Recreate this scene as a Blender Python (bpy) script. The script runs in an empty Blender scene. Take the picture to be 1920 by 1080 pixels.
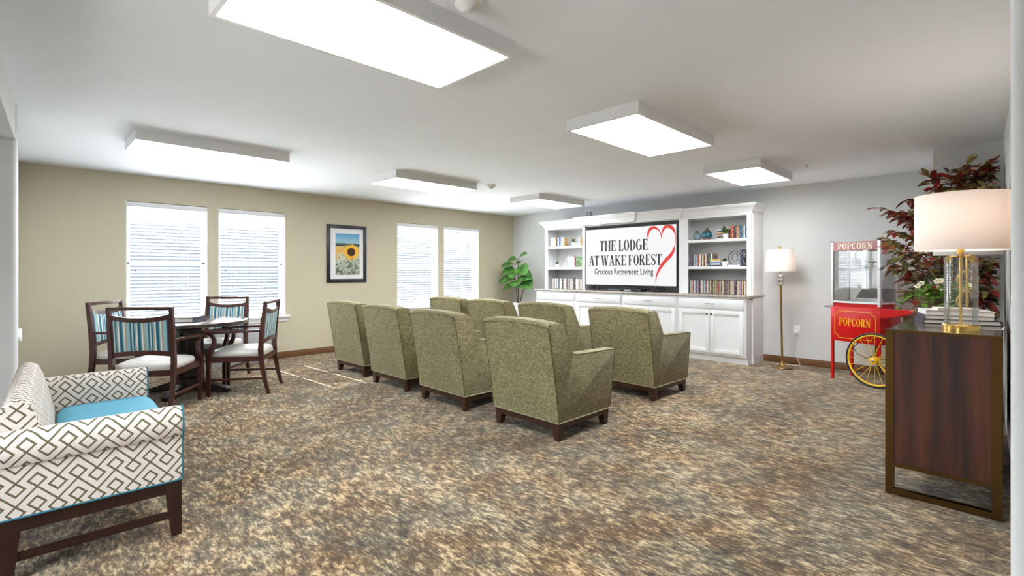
import bpy, bmesh, math, random
from mathutils import Vector, Matrix
random.seed(7)
C = bpy.context.scene.collection
sc = bpy.context.scene
PI = math.pi

# ------------------------------------------------------------------ camera, world, sun, exposure
cd = bpy.data.cameras.new('camera')
cam = bpy.data.objects.new('camera', cd)
C.objects.link(cam)
cd.sensor_width = 36.0
cd.lens = 922.5 / 1920 * 36.0
cd.shift_y = -(540 - 508.5) / 1920
cd.clip_start = 0.02
cam.location = (0, 0, 1.266)
cam.rotation_euler = (PI / 2, 0, math.radians(45.08 - 90))
sc.camera = cam
sc.view_settings.view_transform = 'Standard'
sc.view_settings.look = 'None'
sc.view_settings.gamma = 1
sc.view_settings.use_curve_mapping = False
sc.view_settings.exposure = 0.78
try:
    sc.cycles.use_denoising = True
    sc.cycles.max_bounces = 10
    sc.cycles.diffuse_bounces = 6
    sc.cycles.transparent_max_bounces = 12
    sc.cycles.sample_clamp_indirect = 6
    sc.cycles.caustics_reflective = False
    sc.cycles.caustics_refractive = False
except Exception:
    pass
LAMP_PANEL = 13.0        # emission of the ceiling panels
SKY = 23.0
SUN = 34.0
w = bpy.data.worlds.new('overcast_sky')
sc.world = w
w.use_nodes = True
bg = w.node_tree.nodes['Background']
# bright overcast sky above, hazy buildings and trees at eye level, sunlit paving below
wt = w.node_tree
tcw = wt.nodes.new('ShaderNodeTexCoord'); sxw = wt.nodes.new('ShaderNodeSeparateXYZ')
wt.links.new(tcw.outputs['Generated'], sxw.inputs[0])
mrw = wt.nodes.new('ShaderNodeMath'); mrw.operation = 'MULTIPLY_ADD'
wt.links.new(sxw.outputs[2], mrw.inputs[0]); mrw.inputs[1].default_value = 0.5; mrw.inputs[2].default_value = 0.5
crw = wt.nodes.new('ShaderNodeValToRGB')
wt.links.new(mrw.outputs[0], crw.inputs[0])
el = crw.color_ramp.elements
el[0].position = 0.0; el[0].color = (0.62, 0.62, 0.61, 1)
el[1].position = 1.0; el[1].color = (0.86, 0.93, 1.0, 1)
for p_, c_ in ((0.40, (0.62, 0.62, 0.61, 1)), (0.44, (0.013, 0.0150, 0.017, 1)), (0.54, (0.013, 0.0160, 0.019, 1)), (0.60, (0.8, 0.88, 0.96, 1))):
    e_ = el.new(p_); e_.color = c_
wt.links.new(crw.outputs[0], bg.inputs[0])
bg.inputs[1].default_value = SKY
sd = bpy.data.lights.new('sun', 'SUN')
sd.energy = SUN
sd.angle = math.radians(0.4)
sd.color = (1.0, 0.97, 0.92)
sun = bpy.data.objects.new('sun', sd)
C.objects.link(sun)
sun.rotation_euler = Vector((0.06, -1.0, -0.84)).to_track_quat('-Z', 'Y').to_euler()

# ------------------------------------------------------------------ materials
def lin(c):
    return tuple((v / 255 / 12.92 if v / 255 <= 0.04045 else ((v / 255 + 0.055) / 1.055) ** 2.4) for v in c[:3]) + (1.0,)

class NT:
    """small helper around a material's node tree"""
    def __init__(self, name):
        self.m = bpy.data.materials.new(name)
        self.m.use_nodes = True
        self.t = self.m.node_tree
        self.b = self.t.nodes['Principled BSDF']
        self.out = self.t.nodes['Material Output']
    def n(self, typ, **kw):
        x = self.t.nodes.new(typ)
        for k, v in kw.items():
            setattr(x, k, v)
        return x
    def l(self, a, b):
        self.t.links.new(a, b)
    def inp(self, node, i, v):
        if isinstance(v, (int, float)):
            node.inputs[i].default_value = v
        elif isinstance(v, tuple):
            node.inputs[i].default_value = v
        else:
            self.l(v, node.inputs[i])
    def math(self, op, a, b=None, c=None):
        x = self.n('ShaderNodeMath', operation=op)
        self.inp(x, 0, a)
        if b is not None: self.inp(x, 1, b)
        if c is not None: self.inp(x, 2, c)
        return x.outputs[0]
    def mix(self, f, a, b, blend='MIX'):
        x = self.n('ShaderNodeMix', data_type='RGBA', blend_type=blend)
        self.inp(x, 0, f); self.inp(x, 6, a); self.inp(x, 7, b)
        return x.outputs[2]
    def coord(self, which='Object', scale=(1, 1, 1), rot=(0, 0, 0)):
        tc = self.n('ShaderNodeTexCoord')
        mp = self.n('ShaderNodeMapping')
        mp.inputs['Scale'].default_value = scale
        mp.inputs['Rotation'].default_value = rot
        self.l(tc.outputs[which], mp.inputs[0])
        return mp.outputs[0]
    def noise(self, vec, scale, detail=3, rough=0.55, dist=0.0):
        x = self.n('ShaderNodeTexNoise')
        self.l(vec, x.inputs['Vector'])
        x.inputs['Scale'].default_value = scale
        x.inputs['Detail'].default_value = detail
        x.inputs['Roughness'].default_value = rough
        x.inputs['Distortion'].default_value = dist
        return x.outputs[0]
    def ramp(self, fac, stops, interp='LINEAR'):
        x = self.n('ShaderNodeValToRGB')
        r = x.color_ramp
        r.interpolation = interp
        while len(r.elements) > 1: r.elements.remove(r.elements[-1])
        r.elements[0].position = stops[0][0]; r.elements[0].color = stops[0][1]
        for p, c in stops[1:]:
            e = r.elements.new(p); e.color = c
        self.l(fac, x.inputs[0])
        return x.outputs[0]
    def bump(self, h, strength, dist=0.002):
        x = self.n('ShaderNodeBump')
        x.inputs['Strength'].default_value = strength
        x.inputs['Distance'].default_value = dist
        self.l(h, x.inputs['Height'])
        self.l(x.outputs[0], self.b.inputs['Normal'])
    def set(self, **kw):
        for k, v in kw.items():
            self.inp(self.b, k.replace('_', ' '), v)

def plain(name, rgb, rough=0.5, metal=0.0, vary=0.06, vscale=6.0, bump=0.0, bscale=200.0, spec=None):
    t = NT(name)
    c = lin(rgb)
    v = t.coord('Object')
    f = t.noise(v, vscale, 3)
    d = tuple(max(0, x * (1 - vary)) for x in c[:3]) + (1,)
    e = tuple(min(1, x * (1 + vary)) for x in c[:3]) + (1,)
    t.l(t.mix(f, d, e), t.b.inputs['Base Color'])
    t.b.inputs['Roughness'].default_value = rough
    t.b.inputs['Metallic'].default_value = metal
    if spec is not None: t.b.inputs['Specular IOR Level'].default_value = spec
    if bump: t.bump(t.noise(v, bscale, 2), bump)
    return t.m

def wood(name, dark, light, rough=0.35, axis=(14, 14, 1.2), scale=4.0, coat=0.0):
    t = NT(name)
    v = t.coord('Object', axis)
    f = t.noise(v, scale, 5, 0.6, 0.4)
    t.l(t.ramp(f, [(0.3, lin(dark)), (0.7, lin(light))]), t.b.inputs['Base Color'])
    t.b.inputs['Roughness'].default_value = rough
    t.b.inputs['Coat Weight'].default_value = coat
    return t.m

def emis(name, rgb, strength, base=None):
    t = NT(name)
    t.b.inputs['Base Color'].default_value = lin(base or rgb)
    t.b.inputs['Emission Color'].default_value = lin(rgb)
    t.b.inputs['Emission Strength'].default_value = strength
    t.b.inputs['Roughness'].default_value = 0.6
    return t.m

def glassy(name, tint=(1, 1, 1, 1), refl=0.10, rough=0.02):
    t = NT(name)
    t.t.nodes.remove(t.b)
    tr = t.n('ShaderNodeBsdfTransparent'); tr.inputs[0].default_value = tint
    gl = t.n('ShaderNodeBsdfGlossy'); gl.inputs['Roughness'].default_value = rough
    lw = t.n('ShaderNodeLayerWeight'); lw.inputs[0].default_value = 0.35
    f = t.math('MULTIPLY_ADD', lw.outputs['Fresnel'], 0.6, refl)
    f = t.math('MINIMUM', f, 0.85)
    mx = t.n('ShaderNodeMixShader')
    t.l(f, mx.inputs[0]); t.l(tr.outputs[0], mx.inputs[1]); t.l(gl.outputs[0], mx.inputs[2])
    t.l(mx.outputs[0], t.out.inputs[0])
    return t.m

def translucent(name, rgb, amount=0.5, rough=0.8):
    t = NT(name)
    t.b.inputs['Base Color'].default_value = lin(rgb)
    t.b.inputs['Roughness'].default_value = rough
    tl = t.n('ShaderNodeBsdfTranslucent'); tl.inputs[0].default_value = lin(rgb)
    mx = t.n('ShaderNodeMixShader'); mx.inputs[0].default_value = amount
    t.l(t.b.outputs[0], mx.inputs[1]); t.l(tl.outputs[0], mx.inputs[2])
    t.l(mx.outputs[0], t.out.inputs[0])
    return t.m

def m_carpet():
    t = NT('carpet')
    v = t.coord('Object', (1, 0.42, 1))
    vs = t.coord('Object', (1, 0.30, 1))
    v1 = t.coord('Object', (1, 0.8, 1))
    big = t.noise(v1, 2.1, 4, 0.6, 0.3)
    hue = t.noise(v1, 3.3, 4, 0.65)
    mid = t.noise(vs, 46, 5, 0.72, 0.25)
    mid2 = t.noise(v, 95, 3, 0.7)
    fine = t.noise(t.coord('Object'), 330, 2, 0.7)
    med = t.noise(t.coord('Object', (1, 0.55, 1)), 15, 4, 0.62, 0.4)
    s = t.math('MULTIPLY_ADD', mid, 0.52, t.math('MULTIPLY', mid2, 0.24))
    s = t.math('MULTIPLY_ADD', med, 0.26, s)
    s = t.math('MULTIPLY_ADD', big, 0.17, s)
    s = t.math('ADD', s, -0.100)
    s = t.math('MULTIPLY_ADD', fine, 0.20, t.math('ADD', s, -0.10))
    warm = t.ramp(s, [(0.36, lin((40, 29, 19))), (0.44, lin((80, 60, 39))), (0.51, lin((122, 96, 65))), (0.565, lin((190, 163, 124))), (0.66, lin((212, 191, 157)))])
    cool = t.ramp(s, [(0.36, lin((42, 36, 28))), (0.44, lin((78, 70, 56))), (0.51, lin((114, 104, 85))), (0.565, lin((184, 166, 134))), (0.66, lin((208, 190, 160)))])
    k = t.ramp(hue, [(0.38, (0, 0, 0, 1)), (0.62, (1, 1, 1, 1))])
    t.l(t.mix(k, warm, cool), t.b.inputs['Base Color'])
    t.b.inputs['Roughness'].default_value = 0.95
    t.b.inputs['Sheen Weight'].default_value = 0.25
    t.b.inputs['Sheen Roughness'].default_value = 0.4
    t.b.inputs['Specular IOR Level'].default_value = 0.1
    t.bump(fine, 0.5, 0.004)
    return t.m

def m_tweed():
    t = NT('olive_tweed')
    a = t.noise(t.coord('Object', (1, 1, 0.10)), 270, 2, 0.6)
    b = t.noise(t.coord('Object', (0.10, 0.10, 1)), 270, 2, 0.6)
    c = t.noise(t.coord('Object'), 5, 3, 0.6)
    s = t.math('MULTIPLY_ADD', a, 0.58, t.math('MULTIPLY', b, 0.42))
    s = t.math('MULTIPLY_ADD', t.math('ADD', c, -0.5), 0.10, s)
    col = t.ramp(s, [(0.38, lin((92, 83, 56))), (0.47, lin((120, 111, 79))), (0.53, lin((138, 129, 95))), (0.62, lin((172, 163, 126)))])
    t.l(col, t.b.inputs['Base Color'])
    t.b.inputs['Roughness'].default_value = 0.9
    t.b.inputs['Specular IOR Level'].default_value = 0.15
    t.b.inputs['Sheen Weight'].default_value = 0.15
    t.bump(s, 0.35, 0.002)
    return t.m

def m_lattice():
    """interlocking diamonds woven on an off-white ground, laid out in metres on the UV map"""
    t = NT('lattice_fabric')
    tc = t.n('ShaderNodeTexCoord')
    sp = t.n('ShaderNodeSeparateXYZ')
    t.l(tc.outputs['UV'], sp.inputs[0])
    X, Z = sp.outputs[0], sp.outputs[1]
    PX, PZ, R, HW = 0.126, 0.095, 0.027, 0.0055
    u = t.math('ABSOLUTE', t.math('SUBTRACT', X, t.math('MULTIPLY', t.math('ROUND', t.math('DIVIDE', X, PX)), PX)))
    def wrap(z):
        return t.math('SUBTRACT', z, t.math('MULTIPLY', t.math('ROUND', t.math('DIVIDE', z, PZ)), PZ))
    zig = t.math('ABSOLUTE', wrap(t.math('MULTIPLY_ADD', u, 1.095, Z)))
    d1 = t.math('ABSOLUTE', t.math('SUBTRACT', t.math('ADD', u, t.math('ABSOLUTE', wrap(t.math('SUBTRACT', Z, R)))), R))
    u2 = t.math('SUBTRACT', PX / 2, u)
    d2 = t.math('ABSOLUTE', t.math('SUBTRACT', t.math('ADD', u2, t.math('ABSOLUTE', wrap(t.math('ADD', Z, 0.069 + R)))), R))
    d = t.math('MINIMUM', t.math('MINIMUM', d1, d2), zig)
    line = t.math('LESS_THAN', d, HW)
    st = t.math('GREATER_THAN', t.math('SINE', t.math('MULTIPLY', t.math('ADD', t.math('MULTIPLY', X, 2.0), Z), 330.0)), 0.15)
    thread = t.mix(st, lin((108, 84, 56)), lin((100, 116, 98)))
    nz = t.noise(t.coord('Object'), 420, 2)
    ground = t.mix(nz, lin((206, 194, 184)), lin((232, 222, 214)))
    t.l(t.mix(line, ground, thread), t.b.inputs['Base Color'])
    t.b.inputs['Roughness'].default_value = 0.85
    t.b.inputs['Specular IOR Level'].default_value = 0.2
    t.bump(nz, 0.2, 0.001)
    return t.m

def m_stripe():
    t = NT('striped_fabric')
    tc = t.n('ShaderNodeTexCoord')
    sp = t.n('ShaderNodeSeparateXYZ')
    t.l(tc.outputs['Object'], sp.inputs[0])
    f = t.math('FRACT', t.math('MULTIPLY_ADD', sp.outputs[1], 1 / 0.142, 10.37))
    lb, tan, cr, tl, mid = lin((150, 186, 192)), lin((166, 158, 132)), lin((236, 234, 226)), lin((24, 96, 120)), lin((96, 146, 160))
    seq = [(0.0, lb), (0.13, tan), (0.22, cr), (0.28, lb), (0.33, mid), (0.37, tl), (0.50, mid), (0.53, cr), (0.60, tan), (0.64, lb), (0.69, tl), (0.75, mid), (0.79, cr), (0.82, lb), (0.86, tl), (0.93, mid), (0.96, lb)]
    t.l(t.ramp(f, seq, 'CONSTANT'), t.b.inputs['Base Color'])
    t.b.inputs['Roughness'].default_value = 0.8
    return t.m

def m_granite():
    t = NT('granite')
    v = t.coord('Object')
    f = t.noise(v, 90, 4, 0.7)
    g = t.noise(v, 28, 3, 0.6)
    s = t.math('MULTIPLY_ADD', f, 0.7, t.math('MULTIPLY', g, 0.3))
    t.l(t.ramp(s, [(0.36, lin((84, 76, 72))), (0.46, lin((156, 146, 138))), (0.56, lin((196, 188, 180))), (0.68, lin((226, 220, 214)))]), t.b.inputs['Base Color'])
    t.b.inputs['Roughness'].default_value = 0.15
    return t.m

def m_cover():
    """book and case covers: the object's own colour with a title block and bands"""
    t = NT('book_cover')
    oi = t.n('ShaderNodeObjectInfo')
    tc = t.n('ShaderNodeTexCoord')
    sp = t.n('ShaderNodeSeparateXYZ')
    t.l(tc.outputs['Generated'], sp.inputs[0])
    z = sp.outputs[2]
    mp = t.n('ShaderNodeCombineXYZ')
    t.l(t.math('MULTIPLY', oi.outputs['Random'], 60.0), mp.inputs[0])
    t.l(t.math('MULTIPLY', z, 7.0), mp.inputs[2])
    t.l(t.math('MULTIPLY', sp.outputs[1], 1.6), mp.inputs[1])
    f = t.noise(mp.outputs[0], 1.0, 3, 0.7)
    k = t.ramp(f, [(0.52, (0, 0, 0, 1)), (0.56, (1, 1, 1, 1))])
    k2 = t.ramp(f, [(0.36, (1, 1, 1, 1)), (0.40, (0, 0, 0, 1))])
    c = t.mix(t.math('MULTIPLY', k, 0.35), oi.outputs['Color'], lin((226, 220, 208)))
    c = t.mix(t.math('MULTIPLY', k2, 0.5), c, lin((40, 40, 52)))
    t.l(c, t.b.inputs['Base Color'])
    t.b.inputs['Roughness'].default_value = 0.35
    return t.m

def m_leaf(name, a, b, rough=0.45):
    t = NT(name)
    f = t.noise(t.coord('Object'), 9, 3)
    c = t.ramp(f, [(0.35, lin(a)), (0.65, lin(b))])
    t.l(c, t.b.inputs['Base Color'])
    t.b.inputs['Roughness'].default_value = rough
    return t.m

def m_print():
    """printed field photograph: sky, far trees, yellow field, pale leaves"""
    t = NT('printed_field')
    tc = t.n('ShaderNodeTexCoord')
    sp = t.n('ShaderNodeSeparateXYZ')
    t.l(tc.outputs['Generated'], sp.inputs[0])
    v = tc.outputs['Object']
    n1 = t.noise(v, 14, 3)
    z = t.math('MULTIPLY_ADD', t.math('SUBTRACT', n1, 0.5), 0.06, sp.outputs[2])
    base = t.ramp(z, [(0.0, lin((150, 160, 140))), (0.36, lin((190, 196, 178))), (0.52, lin((206, 190, 140))), (0.60, lin((212, 166, 86))), (0.69, lin((222, 176, 96))), (0.70, lin((44, 62, 52))), (0.765, lin((58, 82, 72))), (0.775, lin((152, 190, 206))), (1.0, lin((74, 150, 196)))])
    n2 = t.noise(v, 30, 4, 0.65)
    blob = t.ramp(n2, [(0.44, (1, 1, 1, 1)), (0.5, (0, 0, 0, 1))])
    low = t.ramp(sp.outputs[2], [(0.30, (1, 1, 1, 1)), (0.60, (0, 0, 0, 1))])
    c = t.mix(t.math('MULTIPLY', blob, t.math('MULTIPLY', low, 0.9)), base, lin((48, 58, 48)))
    n3 = t.noise(v, 22, 3)
    yb = t.ramp(n3, [(0.58, (0, 0, 0, 1)), (0.62, (1, 1, 1, 1))])
    band = t.ramp(sp.outputs[2], [(0.30, (0, 0, 0, 1)), (0.40, (1, 1, 1, 1)), (0.58, (1, 1, 1, 1)), (0.66, (0, 0, 0, 1))])
    c = t.mix(t.math('MULTIPLY', yb, band), c, lin((226, 160, 40)))
    t.l(c, t.b.inputs['Base Color'])
    t.b.inputs['Roughness'].default_value = 0.4
    return t.m

M = {}
M['ceiling'] = plain('ceiling_paint', (236, 240, 246), 0.9, vary=0.03, vscale=2, bump=0.05, bscale=60)
M['white_wall'] = plain('pale_grey_paint', (213, 214, 213), 0.85, vary=0.02, bump=0.08, bscale=140)
M['olive_wall'] = plain('olive_paint', (198, 189, 165), 0.85, vary=0.03, vscale=1.5, bump=0.08, bscale=140)
M['carpet'] = m_carpet()
M['base'] = wood('stained_baseboard', (92, 60, 34), (128, 88, 54), 0.45, (1.5, 1.5, 20), 5)
M['trim'] = plain('white_trim_paint', (236, 236, 236), 0.45, vary=0.015)
M['cab'] = plain('white_cabinet_paint', (229, 229, 230), 0.4, vary=0.012)
M['granite'] = m_granite()
M['fixture'] = plain('white_fixture_metal', (226, 226, 226), 0.5, vary=0.01)
M['panel'] = emis('lit_diffuser', (246, 251, 255), LAMP_PANEL)
M['slat'] = translucent('white_blind_slat', (246, 246, 246), 0.45, 0.5)
M['blindrail'] = plain('white_blind_rail', (232, 232, 232), 0.5, vary=0.01)
M['vinyl'] = plain('white_vinyl', (240, 240, 240), 0.4, vary=0.01)
M['pane'] = glassy('window_glass', (0.97, 0.99, 1, 1), 0.03)
M['glass'] = glassy('clear_glass', (0.995, 0.995, 0.995, 1), 0.03)
M['caseglass'] = glassy('case_glass', (0.98, 0.985, 0.99, 1), 0.08)
M['tassel'] = plain('dark_tassel', (70, 62, 56), 0.6)
M['tweed'] = m_tweed()
M['seam'] = plain('dark_olive_piping', (84, 76, 50), 0.9)
M['welt'] = plain('pale_welt', (176, 170, 134), 0.9)
M['espresso'] = wood('espresso_wood', (44, 26, 18), (70, 42, 30), 0.35)
M['mahogany'] = wood('mahogany_wood', (46, 19, 15), (78, 36, 27), 0.28, coat=0.15)
M['darkleg'] = wood('dark_settee_wood', (30, 13, 11), (52, 24, 19), 0.32)
M['tabletop'] = wood('dark_table_top', (46, 36, 34), (74, 60, 58), 0.22, (2, 14, 2), 4, coat=0.3)
M['black_wood'] = wood('black_brown_wood', (30, 22, 20), (52, 38, 34), 0.3)
M['stripe'] = m_stripe()
M['vinylseat'] = plain('grey_white_vinyl', (206, 202, 196), 0.35, vary=0.02)
M['lattice'] = m_lattice()
M['teal'] = plain('teal_fabric', (84, 158, 182), 0.75, vary=0.12, vscale=60, bump=0.2, bscale=300)
M['tealpipe'] = plain('teal_piping', (34, 104, 120), 0.7)
M['brass'] = plain('antique_brass', (168, 136, 86), 0.28, 1.0, vary=0.1)
M['gold'] = plain('brushed_gold', (222, 184, 104), 0.22, 1.0, vary=0.06)
M['dbrass'] = plain('dark_brass', (92, 68, 38), 0.42, 1.0, vary=0.15, vscale=12)
M['sidewood'] = wood('dark_walnut', (12, 5, 4), (92, 44, 24), 0.42, (7, 7, 0.4), 2.2, coat=0.0)
M['sidetop'] = wood('dark_walnut_top', (44, 34, 28), (74, 60, 50), 0.2, (1, 9, 1), 3, coat=0.4)
M['shade'] = translucent('linen_shade', (238, 232, 228), 0.4)
M['crystal'] = glassy('crystal', (0.98, 0.99, 1, 1), 0.3, 0.08)
M['chrome'] = plain('chrome', (210, 210, 212), 0.15, 1.0, vary=0.03)
M['steel'] = plain('stainless_steel', (186, 188, 190), 0.3, 1.0, vary=0.05)
M['alu'] = plain('white_aluminium', (228, 230, 232), 0.4, 0.2, vary=0.02)
M['darkpull'] = plain('dark_nickel', (96, 92, 88), 0.3, 1.0)
M['pull'] = plain('satin_nickel', (160, 158, 154), 0.3, 1.0)
M['red'] = plain('red_enamel', (196, 10, 14), 0.25, vary=0.04)
M['pinksign'] = plain('washed_red_sign', (168, 120, 122), 0.35, vary=0.05)
M['redsign'] = plain('dark_red_sign', (140, 34, 28), 0.4, vary=0.05)
M['cream'] = plain('cream_letters', (236, 226, 200), 0.5)
M['amber'] = plain('gold_letters', (224, 160, 60), 0.5)
M['yellow'] = plain('yellow_enamel', (238, 190, 24), 0.3)
M['rubber'] = plain('black_rubber', (26, 26, 28), 0.6)
M['black'] = plain('black_plastic', (22, 22, 24), 0.35)
M['blackcap'] = plain('black_cap', (30, 28, 30), 0.5)
M['darkgrey'] = plain('dark_grey_plastic', (70, 72, 76), 0.4)
M['frameblack'] = plain('black_frame', (34, 32, 38), 0.35)
M['matboard'] = plain('white_mat_board', (228, 226, 226), 0.8, vary=0.01)
M['print'] = m_print()
M['petal'] = plain('yellow_petal', (240, 182, 48), 0.6, vary=0.2, vscale=60)
M['seedhead'] = plain('dark_seed_head', (64, 40, 28), 0.8, vary=0.4, vscale=120)
M['ring'] = plain('orange_petal_base', (196, 110, 40), 0.7)
M['screen'] = emis('lit_screen', (238, 238, 240), 0.60, (20, 20, 22))
M['ink'] = plain('screen_black_lettering', (26, 26, 28), 0.5)
M['logored'] = emis('lit_red_logo', (226, 58, 50), 0.56, (30, 10, 10))
M['cover'] = m_cover()
M['page'] = plain('paper_pages', (232, 226, 214), 0.8)
M['navy'] = plain('navy_cover', (30, 34, 58), 0.4)
M['whitecover'] = plain('white_cover', (232, 230, 228), 0.5)
M['ceramic'] = plain('white_ceramic', (236, 236, 236), 0.3)
M['leaf_green'] = m_leaf('fiddle_leaf_green', (34, 82, 36), (96, 148, 62))
M['leaf_succ'] = m_leaf('small_plant_green', (56, 84, 44), (126, 144, 74))
M['leaf_ivy'] = m_leaf('ivy_green', (44, 96, 30), (132, 176, 60))
M['leaf_red'] = m_leaf('nandina_red', (118, 30, 30), (186, 62, 52))
M['leaf_olive'] = m_leaf('nandina_olive', (116, 112, 62), (192, 180, 108))
M['leaf_dark'] = m_leaf('nandina_dark', (84, 68, 52), (128, 114, 80))
M['stem'] = plain('brown_stem', (84, 66, 48), 0.7)
M['wicker'] = plain('brown_wicker', (110, 84, 66), 0.8, vary=0.35, vscale=50)
M['petalwhite'] = plain('white_petals', (242, 240, 224), 0.6)
M['soil'] = plain('dark_soil', (54, 44, 36), 0.9, vary=0.3, vscale=80)
M['goldfig'] = plain('gold_figurine', (176, 142, 82), 0.35, 0.8)
M['wire'] = plain('dark_wire', (56, 52, 50), 0.4, 0.8)
M['plate'] = plain('white_outlet_plastic', (240, 240, 240), 0.4)
M['cable'] = plain('white_cable', (226, 224, 220), 0.5)
M['pic'] = plain('muted_art_print', (150, 134, 120), 0.5, vary=0.3, vscale=5)
M['darkframe'] = wood('dark_picture_frame', (60, 46, 40), (104, 84, 72), 0.4)
M['acgrey'] = plain('grey_metal_cover', (176, 174, 178), 0.5, vary=0.02)
def m_vase(name, top, mid, low):
    t = NT(name)
    tc = t.n('ShaderNodeTexCoord'); sp = t.n('ShaderNodeSeparateXYZ')
    t.l(tc.outputs['Generated'], sp.inputs[0])
    n = t.noise(tc.outputs['Object'], 40, 3)
    z = t.math('MULTIPLY_ADD', t.math('SUBTRACT', n, 0.5), 0.22, sp.outputs[2])
    t.l(t.ramp(z, [(0.04, lin(low)), (0.2, lin(mid)), (0.6, lin(mid)), (0.74, lin(top)), (1.0, lin(top))]), t.b.inputs['Base Color'])
    t.b.inputs['Roughness'].default_value = 0.18
    return t.m
M['vase_pale'] = m_vase('pale_blue_glaze', (110, 118, 98), (128, 152, 164), (120, 84, 54))
M['vase_teal'] = m_vase('teal_glaze', (104, 84, 56), (26, 96, 116), (170, 108, 72))

# ------------------------------------------------------------------ mesh builder
class MB:
    def __init__(self):
        self.v = []; self.f = []; self.k = []; self.T = None
    def add(self, vs, fs, k=0):
        o = len(self.v)
        for p in vs:
            p = Vector(p)
            if self.T is not None: p = self.T @ p
            self.v.append(tuple(p))
        for f in fs:
            self.f.append([i + o for i in f]); self.k.append(k)
        return self
    def box(self, x0, x1, y0, y1, z0, z1, k=0, bev=0.0, seg=2):
        if bev <= 0:
            vs = [(x, y, z) for x in (x0, x1) for y in (y0, y1) for z in (z0, z1)]
            return self.add(vs, [(0, 1, 3, 2), (4, 6, 7, 5), (0, 4, 5, 1), (2, 3, 7, 6), (0, 2, 6, 4), (1, 5, 7, 3)], k)
        bm = bmesh.new()
        bmesh.ops.create_cube(bm, size=1)
        for q in bm.verts:
            q.co = ((x0 + x1) / 2 + q.co.x * (x1 - x0), (y0 + y1) / 2 + q.co.y * (y1 - y0), (z0 + z1) / 2 + q.co.z * (z1 - z0))
        bev = min(bev, 0.49 * min(abs(x1 - x0), abs(y1 - y0), abs(z1 - z0)))
        bmesh.ops.bevel(bm, geom=bm.edges[:], offset=bev, segments=seg, profile=0.5, affect='EDGES')
        return self.bm(bm, k)
    def bm(self, bm, k=0):
        bm.verts.index_update()
        self.add([q.co[:] for q in bm.verts], [[q.index for q in f.verts] for f in bm.faces], k)
        bm.free()
        return self
    def hexa(self, bottom, top, k=0):
        """four bottom corners and four top corners, counter-clockwise"""
        return self.add(list(bottom) + list(top), [(3, 2, 1, 0), (4, 5, 6, 7), (0, 1, 5, 4), (1, 2, 6, 5), (2, 3, 7, 6), (3, 0, 4, 7)], k)
    def loft(self, rings, k=0, caps=True, closed=False):
        n = len(rings[0]); vs = [p for r in rings for p in r]; fs = []
        m = len(rings)
        for i in range(m if closed else m - 1):
            a, b = i * n, ((i + 1) % m) * n
            for j in range(n):
                fs.append((a + j, a + (j + 1) % n, b + (j + 1) % n, b + j))
        if caps and not closed:
            fs.append(tuple(reversed(range(n)))); fs.append(tuple(range((m - 1) * n, m * n)))
        return self.add(vs, fs, k)
    def tube(self, pts, r, n=8, k=0, closed=False):
        P = [Vector(p) for p in pts]; m = len(P)
        rs = r if isinstance(r, (list, tuple)) else [r] * m
        rings = []; up = None
        for i in range(m):
            if closed: t = (P[(i + 1) % m] - P[i - 1]).normalized()
            else: t = (P[min(i + 1, m - 1)] - P[max(i - 1, 0)]).normalized()
            if up is None:
                up = Vector((0, 0, 1)) if abs(t.z) < 0.9 else Vector((1, 0, 0))
            a = t.cross(up)
            if a.length < 1e-5: a = t.cross(Vector((0.3, 1, 0.2)))
            a.normalize(); b = a.cross(t).normalized(); up = b
            rings.append([P[i] + (a * math.cos(2 * PI * j / n) + b * math.sin(2 * PI * j / n)) * rs[i] for j in range(n)])
        return self.loft(rings, k, True, closed)
    def bar(self, pts, side, w, t, k=0):
        """rectangular section swept along pts lying in the plane across the unit vector side; w along side, t across (number or list)"""
        P = [Vector(p) for p in pts]; s = Vector(side).normalized(); m = len(P); rings = []
        for i in range(m):
            d = (P[min(i + 1, m - 1)] - P[max(i - 1, 0)]).normalized()
            q = s.cross(d).normalized()
            ww = w[i] if isinstance(w, (list, tuple)) else w
            tt = t[i] if isinstance(t, (list, tuple)) else t
            rings.append([P[i] + s * (a * ww / 2) + q * (b * tt / 2) for a, b in ((-1, -1), (1, -1), (1, 1), (-1, 1))])
        return self.loft(rings, k)
    def lathe(self, prof, c=(0, 0, 0), n=24, k=0, caps=True):
        rings = [[(c[0] + r * math.cos(2 * PI * j / n), c[1] + r * math.sin(2 * PI * j / n), c[2] + z) for j in range(n)] for r, z in prof]
        return self.loft(rings, k, caps)
    def prism(self, poly, axis, a, b, k=0):
        """poly of 2-D points extruded along axis: 'x' (pts are y,z), 'y' (x,z), 'z' (x,y)"""
        def P(p, h): return {'x': (h, p[0], p[1]), 'y': (p[0], h, p[1]), 'z': (p[0], p[1], h)}[axis]
        n = len(poly)
        return self.loft([[P(p, a) for p in poly], [P(p, b) for p in poly]], k)
    def ball(self, c, r, k=0, n=10, s=(1, 1, 1)):
        prof = [(max(1e-4, math.sin(PI * i / n)) , -math.cos(PI * i / n)) for i in range(n + 1)]
        rings = [[(c[0] + r * s[0] * q * math.cos(2 * PI * j / (2 * n)), c[1] + r * s[1] * q * math.sin(2 * PI * j / (2 * n)), c[2] + r * s[2] * z) for j in range(2 * n)] for q, z in prof]
        return self.loft(rings, k)
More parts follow.
